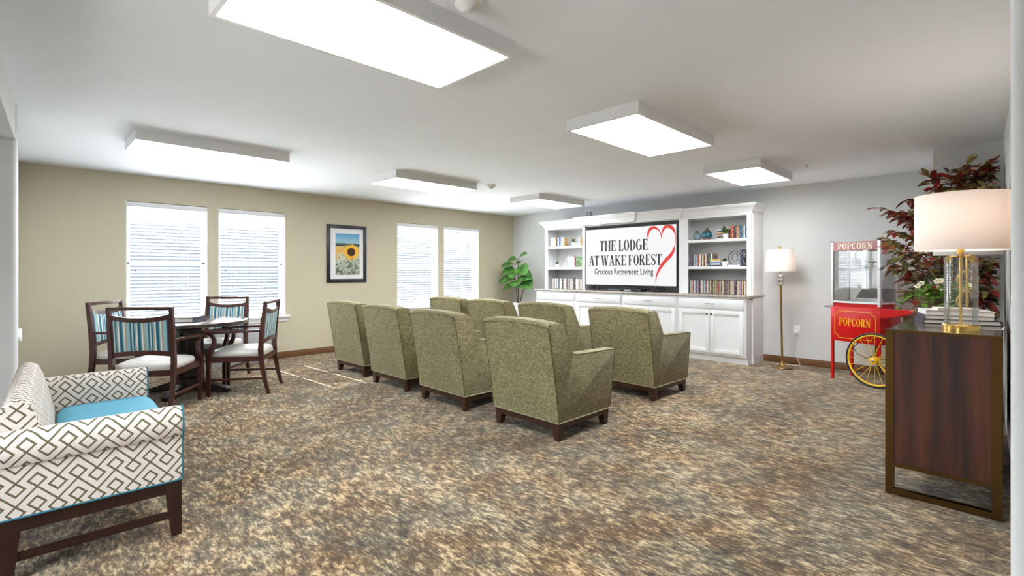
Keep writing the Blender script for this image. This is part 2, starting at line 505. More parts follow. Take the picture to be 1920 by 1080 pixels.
    def torus(self, c, R, r, axis='z', n=32, m=8, k=0):
        pts = []
        for i in range(n):
            a = 2 * PI * i / n
            p = {'z': (math.cos(a), math.sin(a), 0), 'y': (math.cos(a), 0, math.sin(a)), 'x': (0, math.cos(a), math.sin(a))}[axis]
            pts.append(Vector(c) + Vector(p) * R)
        up0 = {'z': Vector((0, 0, 1)), 'y': Vector((0, 1, 0)), 'x': Vector((1, 0, 0))}[axis]
        rings = []
        for p in pts:
            o = (p - Vector(c)).normalized()
            rings.append([p + (o * math.cos(2 * PI * j / m) + up0 * math.sin(2 * PI * j / m)) * r for j in range(m)])
        return self.loft(rings, k, False, True)
    def mesh(self, name, mats, smooth=True, angle=38, uv=False, off=(0, 0)):
        me = bpy.data.meshes.new(name)
        me.from_pydata(self.v, [], self.f)
        bm = bmesh.new(); bm.from_mesh(me)
        bmesh.ops.recalc_face_normals(bm, faces=bm.faces[:])
        bm.to_mesh(me); bm.free()
        for m_ in (mats if isinstance(mats, (list, tuple)) else [mats]): me.materials.append(M[m_])
        for p, k in zip(me.polygons, self.k): p.material_index = k
        if uv:
            L = me.uv_layers.new(name='cloth')
            for p in me.polygons:
                a = [abs(x) for x in p.normal]; d = a.index(max(a))
                for li in p.loop_indices:
                    co = me.vertices[me.loops[li].vertex_index].co
                    q = (co.y, co.z) if d == 0 else ((co.x, co.z) if d == 1 else (co.x, co.y))
                    L.data[li].uv = (q[0] + off[0], q[1] + off[1])
        if smooth:
            for p in me.polygons: p.use_smooth = True
            me.set_sharp_from_angle(angle=math.radians(angle))
        me.update()
        return me
    def obj(self, name, mats, parent=None, **kw):
        o = bpy.data.objects.new(name, self.mesh(name, mats, **kw))
        C.objects.link(o)
        if parent is not None: o.parent = parent
        return o

def tag(o, label=None, cat=None, group=None, kind=None):
    if label: o['label'] = label
    if cat: o['category'] = cat
    if group: o['group'] = group
    if kind: o['kind'] = kind
    return o

def thing(name, label, cat, loc=(0, 0, 0), rz=0.0, group=None):
    o = bpy.data.objects.new(name, None)
    o.empty_display_size = 0.1
    C.objects.link(o)
    o.location = loc; o.rotation_euler = (0, 0, rz)
    return tag(o, label, cat, group)

def struct(name, mb, mats, parent=None, **kw):
    o = mb.obj(name, mats, parent, **kw)
    if parent is None: o['kind'] = 'structure'
    return o

def dup(root, loc, rz=0.0, label=None, group=None):
    r = root.copy(); C.objects.link(r)
    r.location = loc; r.rotation_euler = (0, 0, rz)
    if label: r['label'] = label
    if group: r['group'] = group
    for ch in list(root.children):
        c = ch.copy(); C.objects.link(c); c.parent = r
        for g in list(ch.children):
            d = g.copy(); C.objects.link(d); d.parent = c
    return r

ORD = ['first', 'second', 'third', 'fourth', 'fifth', 'sixth', 'seventh', 'eighth', 'ninth', 'tenth', 'eleventh', 'twelfth', 'thirteenth', 'fourteenth', 'fifteenth', 'sixteenth', 'seventeenth', 'eighteenth', 'nineteenth']
TENS = {20: 'twent', 30: 'thirt', 40: 'fort', 50: 'fift', 60: 'sixt'}
def ordinal(n):
    if n < 20: return ORD[n - 1]
    t = n // 10 * 10
    return TENS[t] + 'ieth' if n == t else TENS[t] + 'y-' + ORD[n - t - 1]

# ------------------------------------------------------------------ lettering (serif capitals built from strokes)
def ring_pts(cx, cy, rx, ry, a0, a1, n=18):
    return [(cx + rx * math.cos(math.radians(a0 + (a1 - a0) * i / n)), cy + ry * math.sin(math.radians(a0 + (a1 - a0) * i / n))) for i in range(n + 1)]
def arc(cx, cy, rx, ry, tx, ty, a0, a1, n=18):
    o = ring_pts(cx, cy, rx, ry, a0, a1, n); i = ring_pts(cx, cy, rx - tx, ry - ty, a0, a1, n)
    return [[o[j], o[j + 1], i[j + 1], i[j]] for j in range(n)]
def rc(x0, x1, y0, y1): return [(x0, y0), (x1, y0), (x1, y1), (x0, y1)]
def dg(xa, xb, y0, y1, t): return [(xa - t / 2, y0), (xa + t / 2, y0), (xb + t / 2, y1), (xb - t / 2, y1)]
def stroke(pts):
    out = []
    for i in range(len(pts) - 1):
        (x0, y0, w0), (x1, y1, w1) = pts[i], pts[i + 1]
        dx, dy = x1 - x0, y1 - y0; L = math.hypot(dx, dy) or 1; nx, ny = -dy / L, dx / L
        out.append([(x0 + nx * w0 / 2, y0 + ny * w0 / 2), (x0 - nx * w0 / 2, y0 - ny * w0 / 2), (x1 - nx * w1 / 2, y1 - ny * w1 / 2), (x1 + nx * w1 / 2, y1 + ny * w1 / 2)])
    return out
def glyph(ch, t=0.15, h=0.052, s=0.06):
    """(width, polygons) of one capital, cap height 1"""
    def stem(x, y0=0, y1=1, b=True, a=True):
        g = [rc(x, x + t, y0, y1)]
        if b: g.append(rc(x - s, x + t + s, y0, y0 + h))
        if a: g.append(rc(x - s, x + t + s, y1 - h, y1))
        return g
    x = s
    if ch == 'T':
        W = 0.62; c = W / 2 - t / 2
        return W, stem(c, a=False) + [rc(0, W, 1 - h * 1.3, 1), [(0, 0.74), (0.035, 0.74), (0.09, 1 - h), (0, 1 - h)], [(W, 0.74), (W, 1 - h), (W - 0.09, 1 - h), (W - 0.035, 0.74)]]
    if ch == 'H':
        return 0.78, stem(x) + stem(0.78 - s - t) + [rc(x, 0.78 - s, 0.49, 0.49 + h)]
    if ch in 'EF':
        W = 0.6; g = stem(x) + [rc(x, W, 1 - h * 1.2, 1), rc(x, W - 0.16, 0.49, 0.49 + h), rc(W - 0.2, W - 0.16, 0.36, 0.66)]
        g += [[(W - 0.03, 0.72), (W, 0.72), (W, 1 - h), (W - 0.09, 1 - h)]]
        if ch == 'E': g += [rc(x, W + 0.02, 0, h * 1.2), [(W + 0.02, 0.28), (W - 0.01, 0.28), (W - 0.07, h), (W + 0.02, h)]]
        return W + 0.02, g
    if ch == 'L':
        W = 0.58
        return W, stem(x) + [rc(x, W, 0, h * 1.2), [(W, 0.3), (W - 0.03, 0.3), (W - 0.1, h), (W, h)]]
    if ch == 'O': return 0.7, arc(0.35, 0.5, 0.34, 0.515, t, h, 0, 360, 32)
    if ch == 'C': return 0.66, arc(0.35, 0.5, 0.34, 0.515, t, h, 48, 312, 28) + [[(0.58, 0.66), (0.62, 0.66), (0.62, 1.0), (0.59, 0.9)], [(0.58, 0.3), (0.6, 0.12), (0.62, 0.3), (0.62, 0.32)]]
    if ch == 'G': return 0.74, arc(0.35, 0.5, 0.34, 0.515, t, h, 48, 312, 28) + [[(0.58, 0.66), (0.62, 0.66), (0.62, 1.0), (0.59, 0.9)], rc(0.5, 0.5 + t, 0.03, 0.42), rc(0.42, 0.74, 0.42, 0.42 + h)]
    if ch == 'D': return 0.7, stem(x) + arc(0.32, 0.5, 0.38, 0.5, t, h, -90, 90, 18) + [rc(x, 0.33, 1 - h, 1), rc(x, 0.33, 0, h)]
    if ch == 'P': return 0.62, stem(x) + arc(0.32, 0.73, 0.29, 0.27, t * 0.92, h, -90, 90, 14) + [rc(x, 0.33, 1 - h, 1), rc(x, 0.33, 0.46, 0.46 + h)]
    if ch == 'R': return 0.72, stem(x) + arc(0.32, 0.74, 0.29, 0.26, t * 0.92, h, -90, 90, 14) + [rc(x, 0.33, 1 - h, 1), rc(x, 0.33, 0.48, 0.48 + h), dg(0.6, 0.38, 0, 0.5, t * 1.1), rc(0.52, 0.74, 0, h)]
    if ch == 'A':
        return 0.8, [dg(0.62, 0.4, 0, 1, t * 1.05), dg(0.14, 0.37, 0, 0.97, 0.085), rc(0.2, 0.55, 0.3, 0.3 + h), rc(0, 0.25, 0, h), rc(0.48, 0.8, 0, h)]
    if ch == 'W':
        return 1.06, [dg(0.32, 0.12, 0, 1, t), dg(0.3, 0.53, 0, 0.97, 0.085), dg(0.72, 0.52, 0, 1, t), dg(0.72, 0.95, 0, 1, 0.085), rc(0, 0.26, 1 - h, 1), rc(0.42, 0.64, 1 - h, 1), rc(0.84, 1.06, 1 - h, 1)]
    if ch == 'K':
        return 0.8, stem(x) + [dg(0.22, 0.64, 0.4, 1, 0.085), dg(0.68, 0.32, 0, 0.6, t * 1.1), rc(0.53, 0.78, 1 - h, 1), rc(0.54, 0.8, 0, h)]
    if ch == 'N':
        return 0.8, [rc(0.1, 0.15, 0, 1), rc(0.65, 0.70, 0, 1), dg(0.63, 0.13, 0, 1, t), rc(0, 0.25, 0, h), rc(0, 0.2, 1 - h, 1), rc(0.55, 0.8, 1 - h, 1)]
    if ch == 'S':
        c = [(0.53, 0.80, 0.03), (0.49, 0.91, 0.05), (0.40, 0.97, 0.05), (0.28, 0.975, 0.06), (0.15, 0.91, 0.11), (0.10, 0.78, 0.14), (0.14, 0.65, 0.16), (0.28, 0.55, 0.17), (0.42, 0.45, 0.17), (0.52, 0.33, 0.16), (0.54, 0.2, 0.14), (0.48, 0.09, 0.11), (0.36, 0.025, 0.06), (0.24, 0.025, 0.05), (0.14, 0.09, 0.05), (0.09, 0.22, 0.03)]
        return 0.64, stroke(c) + [rc(0.05, 0.085, 0, 0.3), rc(0.53, 0.56, 0.72, 1.0)]
    return 0.3, []
def word(text, width, height, thick=0.15, gap=0.06):
    """polygons of a line of capitals stretched to width x height, origin lower left"""
    x = 0; out = []
    for ch in text:
        W, g = glyph(ch, t=thick)
        out += [[(px + x, py) for px, py in poly] for poly in g]
        x += W + (gap if ch != ' ' else 0)
    x -= gap
    return [[(px * width / x, py * height) for px, py in poly] for poly in out]
def letters_mb(polys, P, depth_vec, k=0, mb=None):
    """polygons -> thin raised letters; P(u,v) gives the 3-D point on the face, depth_vec the raise"""
    mb = mb or MB(); dv = Vector(depth_vec)
    for poly in polys:
        a = [Vector(P(*p)) for p in poly]; b = [p + dv for p in a]
        n = len(a)
        mb.add(a + b, [tuple(range(n, 2 * n))] + [(i, (i + 1) % n, n + (i + 1) % n, n + i) for i in range(n)], k)
    return mb
def font_mesh(text):
    cu = bpy.data.curves.new('lettering_curve', 'FONT')
    cu.body = text
    cu.offset = 0.012
    o = bpy.data.objects.new('lettering_curve', cu); C.objects.link(o)
    bpy.context.view_layer.update()
    dgp = bpy.context.evaluated_depsgraph_get()
    me = bpy.data.meshes.new_from_object(o.evaluated_get(dgp))
    bpy.data.objects.remove(o); bpy.data.curves.remove(cu)
    return me

# ------------------------------------------------------------------ the room
XW, YW, H = 7.465, 7.45, 2.44
WIN = [(0.888, 1.748), (1.869, 2.746), (4.615, 5.495), (5.618, 6.495)]
ZS, ZT = 0.625, 2.115
struct('floor', MB().box(-1.6, 7.7, -1.7, 7.7, -0.1, 0), 'carpet', smooth=False)
struct('ceiling', MB().box(-1.6, 7.7, -1.7, 7.7, H, H + 0.1), 'ceiling', smooth=False)
mb = MB()
edges = [-0.2] + [e for a in WIN for e in a] + [XW + 0.2]
for i in range(0, len(edges), 2):
    mb.box(edges[i], edges[i + 1], YW, YW + 0.16, 0, H)
for a, b in WIN:
    mb.box(a, b, YW, YW + 0.16, 0, ZS); mb.box(a, b, YW, YW + 0.16, ZT, H)
struct('wall_back', mb, 'olive_wall', smooth=False)
mb = MB(); mb.box(XW, XW + 0.15, -0.2, YW, 0, H); struct('wall_right', mb, 'white_wall', smooth=False)
mb = MB(); mb.box(6.222, XW, -0.2, 0.492, 0, H); struct('wall_corner', mb, 'white_wall', smooth=False)
# long wall behind the sideboards, very slightly out of square, and the rounded end of the wall beside the camera
mb = MB().prism([(6.23, 0.012), (2.2, -0.085), (2.2, -0.25), (6.23, -0.25)], 'z', 0, H)
struct('wall_side', mb, 'white_wall', smooth=False)
pr = [(1.10 + 0.022 * (1 - math.sin(a)), -0.0062 - 0.022 * (1 - math.cos(a))) for a in [PI / 2 * i / 8 for i in range(9)]]
mb = MB().prism([(2.25, -0.012)] + [(1.122, -0.0062)] + [(1.10 + 0.022 * (1 - math.sin(math.radians(t))), -0.0282 + 0.022 * math.cos(math.radians(t))) for t in range(10, 91, 10)] + [(1.10, -0.3), (2.25, -0.3)], 'z', 0, H)
struct('wall_end', mb, 'white_wall', angle=60)
# left wall: the stretch beside the windows, its rounded jamb, header over the opening
poly = [(-0.021, YW)] + [(-0.022 - 0.03 * (1 - math.cos(math.radians(t))), 4.93 - 0.03 * math.sin(math.radians(t))) for t in range(0, 91, 10)] + [(-1.5, 4.90), (-1.5, YW)]
struct('wall_left', MB().prism(poly, 'z', 0, H), 'white_wall', angle=60)
hd = [(-0.030, 4.91), (-0.080, 3.75), (-0.135, 2.4), (-0.20, 0.9), (-0.34, 0.9), (-0.30, 2.4), (-0.24, 3.75), (-0.19, 4.91)]
struct('wall_header', MB().prism(hd, 'z', 2.19, H), 'white_wall', smooth=False)
# hall behind the camera, with an unseen opening added to let in daylight
mb = MB().box(-1.6, -1.5, -1.7, 1.2, 0, H).box(-1.6, -1.5, 2.0, YW, 0, H).box(-1.6, -1.5, 1.2, 2.0, 0, 1.0).box(-1.6, -1.5, 1.2, 2.0, 1.9, H)
struct('wall_alcove', mb, 'white_wall', smooth=False)
mb = MB().box(-1.5, 7.7, -1.7, -1.6, 0, H).box(2.25, 2.4, -1.6, -0.25, 0, H)
struct('wall_near', mb, 'white_wall', smooth=False)
def board(name, x0, x1, y0, y1): struct(name, MB().box(x0, x1, y0, y1, 0, 0.093, 0, 0.004), 'base')
board('baseboard_back', -0.02, XW, YW - 0.014, YW)
board('baseboard_right', XW - 0.014, XW, 0.492, 2.445)
board('baseboard_corner', XW - 0.014, XW, 6.25, YW - 0.014)
board('baseboard_column', 6.208, 6.222, 0.02, 0.506)
struct('trim_1', MB().box(-0.03, 0.004, 5.75, 6.45, 0.685, 0.735, 0, 0.008), 'trim')

# windows with their blinds
SLV = 0.043
def blind(i, a, b, label):
    # cord holes line up in one blind and let thin lines of sun through
    cuts = [0.46, 0.90] if i == 1 else []
    t = thing('window_blind', label, 'blind', ((a + b) / 2, YW + 0.04, ZS), 0, 'white slatted blinds')
    w2 = (b - a) / 2; x0, x1 = -w2 + 0.004, w2 - 0.016
    hh = ZT - ZS
    MB().box(x0 - 0.002, x1 + 0.004, -0.036, 0.03, hh - 0.066, hh - 0.006, 0, 0.004).obj('valance', 'blindrail', t)
    mb = MB(); z = 0.075
    ca, sa = math.cos(math.radians(22)), math.sin(math.radians(22))
    while z < hh - 0.075:
        # room-side edge high, outer edge low, a slightly crowned slat
        prof = [(-0.025, 0.0), (-0.0125, 0.0016), (0, 0.0022), (0.0125, 0.0016), (0.025, 0.0), (0.0125, -0.0004), (0, 0.0002), (-0.0125, -0.0004)]
        ring = [(p * ca, -p * sa + q) for p, q in prof]
        xs_ = [x0] + [q_ for f_ in cuts for q_ in (x0 + (x1 - x0) * f_ - 0.007, x0 + (x1 - x0) * f_ + 0.007)] + [x1]
        for q_ in range(0, len(xs_), 2):
            mb.prism([(y, z + q) for y, q in ring], 'x', xs_[q_], xs_[q_ + 1])
        z += SLV
    s = mb.obj('slats', 'slat', t)
    MB().box(x0, x1, -0.02, 0.02, 0.018, 0.045, 0, 0.004).obj('bottom_rail', 'blindrail', t)
    mb = MB()
    for fx in ((0.24, 0.5, 0.76) if not cuts else (0.24, 0.68)):
        x = x0 + (x1 - x0) * fx
        mb.box(x - 0.004, x + 0.004, -0.0285, -0.0275, 0.03, hh - 0.06)
    mb.obj('ladder_tapes', 'blindrail', t)
    mb = MB()
    for dx, zt in ((0.085, 0.745), (0.075, 0.635)):
        mb.tube([(x0 + dx, -0.032, hh - 0.06), (x0 + dx, -0.032, zt + 0.03)], 0.0008, 4)
        mb.lathe([(0.0015, 0.034), (0.004, 0.02), (0.006, 0.004), (0.0055, 0)], (x0 + dx, -0.032, zt), 8, 1)
    mb.obj('cord', ['blindrail', 'tassel'], t)
for i, ((a, b), lb) in enumerate(zip(WIN, ('white slatted blind in the window behind the striped chairs, nearest the left wall', 'white slatted blind in the window just left of the sunflower picture', 'white slatted blind in the window just right of the sunflower picture', 'white slatted blind in the window nearest the leafy plant'))):
    mb = MB(); yo = YW + 0.10
    for x0, x1, z0, z1 in ((a, a + 0.05, ZS, ZT), (b - 0.05, b, ZS, ZT), (a, b, ZS, ZS + 0.05), (a, b, ZT - 0.05, ZT), (a, b, 1.35, 1.395)):
        mb.box(x0, x1, yo, yo + 0.05, z0, z1, 0, 0.003)
    wn = struct('window_%d' % (i + 1), mb, 'vinyl')
    MB().box(a + 0.05, b - 0.05, yo + 0.02, yo + 0.026, ZS + 0.05, ZT - 0.05).obj('window_pane', 'pane', wn, smooth=False)
    MB().box(a + 0.001, a + 0.012, YW + 0.004, yo, ZS, ZT - 0.001).box(b - 0.012, b - 0.001, YW + 0.004, yo, ZS, ZT - 0.001).obj('window_jamb', 'trim', wn, smooth=False)
    blind(i, a + 0.012, b - 0.012, lb)
for n, (a, b) in enumerate(((0.83, 2.80), (4.56, 6.55))):
    mb = MB().box(a, b, YW - 0.055, YW, ZS - 0.028, ZS - 0.001, 0, 0.006)
    mb.box(a + 0.055, b - 0.055, YW, YW + 0.098, ZS - 0.02, ZS + 0.002)
    mb.prism([(YW, ZS - 0.028), (YW - 0.03, ZS - 0.028), (YW - 0.024, ZS - 0.06), (YW - 0.012, ZS - 0.09), (YW, ZS - 0.095)], 'x', a + 0.025, b - 0.025)
    struct('trim_%d' % (n + 2), mb, 'trim')

# ------------------------------------------------------------------ ceiling fixtures
FX = [((0.566, 1.780), (1.768, 2.400), 'wide flat ceiling light directly overhead, largest of all and cut off at top'),
      ((0.663, 1.898), (5.053, 5.630), 'long ceiling light above the round table and striped chairs'),
      ((3.073, 4.310), (4.984, 5.610), 'ceiling light over the window end of the armchairs, left of the smoke detector'),
      ((5.530, 6.660), (4.960, 5.590), 'smallest far ceiling light in front of the left bookcase'),
      ((3.000, 4.250), (1.780, 2.410), 'ceiling light above the armchairs nearest the sideboard'),
      ((5.440, 6.530), (1.800, 2.400), 'ceiling light in front of the right bookcase and popcorn cart')]
def fixture(xr, yr, label, drop=0.085, first=[None]):
    cx, cy = sum(xr) / 2, sum(yr) / 2; a, b = (xr[1] - xr[0]) / 2, (yr[1] - yr[0]) / 2
    t = thing('ceiling_light', label, 'ceiling light', (cx, cy, H - drop), 0, 'flat panel ceiling lights')
    mb = MB(); e = 0.022
    for x0, x1, y0, y1 in ((-a, a, -b, -b + e), (-a, a, b - e, b), (-a, -a + e, -b + e, b - e), (a - e, a, -b + e, b - e)):
        mb.box(x0, x1, y0, y1, 0, drop)
    mb.obj('housing', 'fixture', t, smooth=False)
    MB().box(-a + e, a - e, -b + e, b - e, 0.004, 0.012).obj('diffuser', 'panel', t, smooth=False)
for f in FX: fixture(*f)
def detector(loc, label, r=0.068):
    t = thing('smoke_detector', label, 'smoke detector', loc, 0, 'white smoke detectors')
    MB().lathe([(r, 0), (r, -0.012), (r * 0.92, -0.018)], n=24).obj('mounting_plate', 'plate', t)
    MB().lathe([(r * 0.75, -0.018), (r * 0.72, -0.03), (r * 0.5, -0.042), (r * 0.3, -0.052), (r * 0.24, -0.056)], n=24).obj('sensor_cap', 'fixture', t)
detector((4.53, 4.95, H), 'white smoke detector between the two window-side ceiling lights')
detector((1.362, 1.648, H), 'white round detector cut by the upper picture edge beside the overhead light')
t = thing('sprinkler_head', 'small metal fire sprinkler head on ceiling above the floor lamp', 'sprinkler', (6.07, 1.53, H))
MB().lathe([(0.035, 0), (0.033, -0.006), (0.012, -0.008)], n=20).obj('escutcheon', 'plate', t)
mb = MB().lathe([(0.006, -0.006), (0.006, -0.03)], n=10)
mb.lathe([(0.018, -0.036), (0.018, -0.039)], n=12).tube([(-0.01, 0, -0.012), (-0.012, 0, -0.026), (0, 0, -0.036)], 0.002, 6).tube([(0.01, 0, -0.012), (0.012, 0, -0.026), (0, 0, -0.036)], 0.002, 6)
mb.obj('nozzle', 'brass', t)

# ------------------------------------------------------------------ built-in wall unit
XC = 6.87
UN = [(6.245, 5.305), (5.305, 4.365), (4.365, 3.425), (3.425, 2.445)]
def base_unit(y1, y0, label):
    cy = (y0 + y1) / 2; hw = (y1 - y0) / 2
    t = thing('base_cabinet', label, 'cabinet', (XC, cy, 0), 0, 'white base cabinets under the granite top')
    D = XW - XC - 0.003
    MB().box(0, D, -hw + 0.001, hw - 0.001, 0.095, 0.905).box(0.045, D, -hw + 0.001, hw - 0.001, 0, 0.095).obj('body', 'cab', t, smooth=False)
    d = MB().box(-0.02, 0.0, -hw + 0.03, hw - 0.03, 0.745, 0.875, 0, 0.006).obj('drawer', 'cab', t)
    mb = MB().tube([(-0.021, -0.055, 0.812), (-0.045, -0.05, 0.812), (-0.045, 0.05, 0.812), (-0.021, 0.055, 0.812)], 0.0045, 8)
    mb.obj('handle', 'pull', d)
    for s in (1, -1):
        a, b = (0.003, hw - 0.03) if s > 0 else (-hw + 0.03, -0.003)
        mb = MB(); z0, z1, fw = 0.125, 0.715, 0.055
        mb.box(-0.02, 0, a, a + fw, z0, z1, 0, 0.003).box(-0.02, 0, b - fw, b, z0, z1, 0, 0.003)
        mb.box(-0.02, 0, a + fw, b - fw, z0, z0 + fw, 0, 0.003).box(-0.02, 0, a + fw, b - fw, z1 - fw, z1, 0, 0.003)
        mb.box(-0.008, 0, a + fw - 0.002, b - fw + 0.002, z0 + fw - 0.002, z1 - fw + 0.002)
        dr = mb.obj('door', 'cab', t)
        y = a + 0.028 if s > 0 else b - 0.028
        kb = MB(); kb.T = Matrix.Translation((-0.02, y, 0.665)) @ Matrix.Rotation(-PI / 2, 4, 'Y')
        kb.lathe([(0.006, 0), (0.006, 0.012), (0.014, 0.018), (0.015, 0.024), (0.010, 0.029)], n=14)
        kb.obj('knob', 'darkpull', dr)
    return t
for (a, b), lb in zip(UN, ('white base cabinet under the left bookcase, nearest the window corner', 'white base cabinet under the left half of the television', 'white base cabinet under the right half of the television', 'white base cabinet under the right bookcase, doors and knobs in full view')):
    base_unit(a, b, lb)
mb = MB().box(XC - 0.03, XW - 0.002, 2.415, 6.275, 0.906, 0.936, 0, 0.006)
tag(mb.obj('countertop', 'granite'), 'long speckled granite worktop running under the television and both bookcases', 'countertop')
XB = 7.07; SH = [(1.688, 1.728), (1.296, 1.336)]; ZC = 0.9365
def crown(y0, y1, xf, mb, dz=0.0, proj=0.082, sides=True):
    P = [(0, 2.055), (0.006, 2.06), (0.006, 2.085), (0.016, 2.09), (0.02, 2.11), (0.034, 2.135), (0.054, 2.155), (0.066, 2.163), (0.066, 2.172), (0.078, 2.176), (0.082, 2.182), (0.082, 2.2)]
    rings = []
    for o, z in P:
        o *= proj / 0.082; e = o if sides else 0
        rings.append([(xf - o, y0 - e, z + dz), (xf - o, y1 + e, z + dz), (XW - 0.002, y1 + e, z + dz), (XW - 0.002, y0 - e, z + dz)])
    return mb.loft(rings)
def tower(yl0, yl1, sl, sr, label):
    """yl1 > yl0; sl, sr widths of the stiles at the high-Y and low-Y side"""
    t = thing('bookcase', label, 'bookcase', (0, 0, 0), 0, 'white built-in bookcases')
    MB().box(XB, XW - 0.003, yl1 - 0.02, yl1, ZC, 2.06).box(XB, XB + 0.02, yl1 - sl, yl1 - 0.02, ZC, 2.06).obj('side_panel', 'cab', t, smooth=False)
    mb = MB().box(XB, XW - 0.003, yl0, yl0 + 0.02, ZC, 2.06).box(XB, XB + 0.02, yl0 + 0.02, yl0 + sr, ZC, 2.06)
    mb.obj('side_panel', 'cab', t, smooth=False)
    MB().box(XW - 0.012, XW - 0.003, yl0 + 0.02, yl1 - 0.02, ZC, 2.06).obj('back_panel', 'cab', t, smooth=False)
    MB().box(XB, XW - 0.012, yl0 + sr, yl1 - sl, 2.043, 2.06).obj('top_panel', 'cab', t, smooth=False)
    for z0, z1 in SH:
        MB().box(XB + 0.002, XW - 0.013, yl0 + 0.021, yl1 - 0.021, z0, z1, 0, 0.003).obj('shelf', 'cab', t)
    return t
TL = tower(5.263, 6.204, 0.074, 0.053, 'white built-in bookcase left of the television with sparse shelves')
crown(5.263, 6.204, XB, MB()).obj('crown_moulding', 'cab', TL)
TR = tower(2.45, 3.500, 0.143, 0.065, 'white built-in bookcase right of the television with vases and full shelves')
crown(2.45, 3.499, XB, MB()).obj('crown_moulding', 'cab', TR)
mb = MB().box(XB, XW - 0.003, 2.428, 2.444, 0.936, 2.06)
mb.box(XB - 0.012, XW - 0.015, 2.426, 2.444, 0.09, 0.905)
mb.box(XB - 0.02, XW - 0.015, 2.42, 2.444, 0, 0.09)
mb.obj('end_panel', 'cab', TR, smooth=False)
t = thing('overhead_valance', 'white moulded valance bridging over the television between the bookcases', 'valance')
mb = MB().box(XB + 0.02, XW - 0.003, 3.501, 5.262, 2.05, 2.075)
mb.obj('header_board', 'cab', t, smooth=False)
crown(4.24, 5.335, XB - 0.055, MB(), 0.014).obj('crown_moulding', 'cab', t)
crown(3.47, 4.22, XB - 0.028, MB(), 0.006).obj('crown_moulding', 'cab', t)

# small emergency light on the wall above the crown
t = thing('emergency_light', 'small white wall lamp unit with two heads above the valance', 'emergency light', (XW, 5.44, 2.27))
MB().box(-0.05, 0, -0.05, 0.05, 0, 0.09, 0, 0.006).obj('case', 'acgrey', t)
for s in (-1, 1):
    mb = MB(); mb.T = Matrix.Translation((-0.05, s * 0.026, 0.045)) @ Matrix.Rotation(-PI / 2, 4, 'Y')
    mb.lathe([(0.012, 0), (0.022, 0.014), (0.022, 0.03), (0.016, 0.032)], n=14)
    mb.obj('lamp_head', 'steel', t)

# television
XT = 7.075
tv = thing('television', 'large flat television showing a white screen with lodge lettering and red heart', 'television', (XT, 4.395, ZC))
def TP(y, z): return (y - 4.395, z - ZC)
y0, z0 = TP(3.538, 1.022); y1, z1 = TP(5.252, 1.992)
MB().box(0.0, 0.03, y0, y1, z0, z1, 0, 0.004).box(0.03, 0.06, y0 + 0.3, y1 - 0.3, z0 + 0.08, z1 - 0.35, 0, 0.01).obj('casing', 'black', tv)
MB().box(-0.002, 0.001, y0 + 0.007, y1 - 0.007, z0 + 0.012, z1 - 0.006).obj('screen', 'screen', tv, smooth=False)
def face(u, v): return (-0.0022, -u, v)
mb = MB()
for text, yl, yr, zb, zt in (('THE LODGE', 4.945, 4.026, 1.606, 1.785), ('AT WAKE FOREST', 5.172, 3.789, 1.362, 1.535)):
    a = yl - 4.395; zz = zb - ZC
    letters_mb(word(text, yl - yr, zt - zb, 0.20, 0.055), lambda u, v, a=a, zz=zz: (-0.0022, a - u, zz + v), (-0.0008, 0, 0), 0, mb)
mb.obj('serif_lettering', 'ink', tv, smooth=False)
me = font_mesh('Gracious Retirement Living')
xs = [v.co.x for v in me.vertices]; x0_, x1_ = min(xs), max(xs)
ys = [v.co.y for v in me.vertices]; cap = 0.72
yl, yr, zb, zt = 5.056, 3.932, 1.211, 1.312
for v in me.vertices:
    u = (v.co.x - x0_) / (x1_ - x0_) * (yl - yr); q = v.co.y / cap * (zt - zb)
    v.co = (-0.003, yl - 4.395 - u, zb - ZC + q)
me.materials.clear(); me.materials.append(M['ink'])
o = bpy.data.objects.new('tagline_lettering', me); C.objects.link(o); o.parent = tv
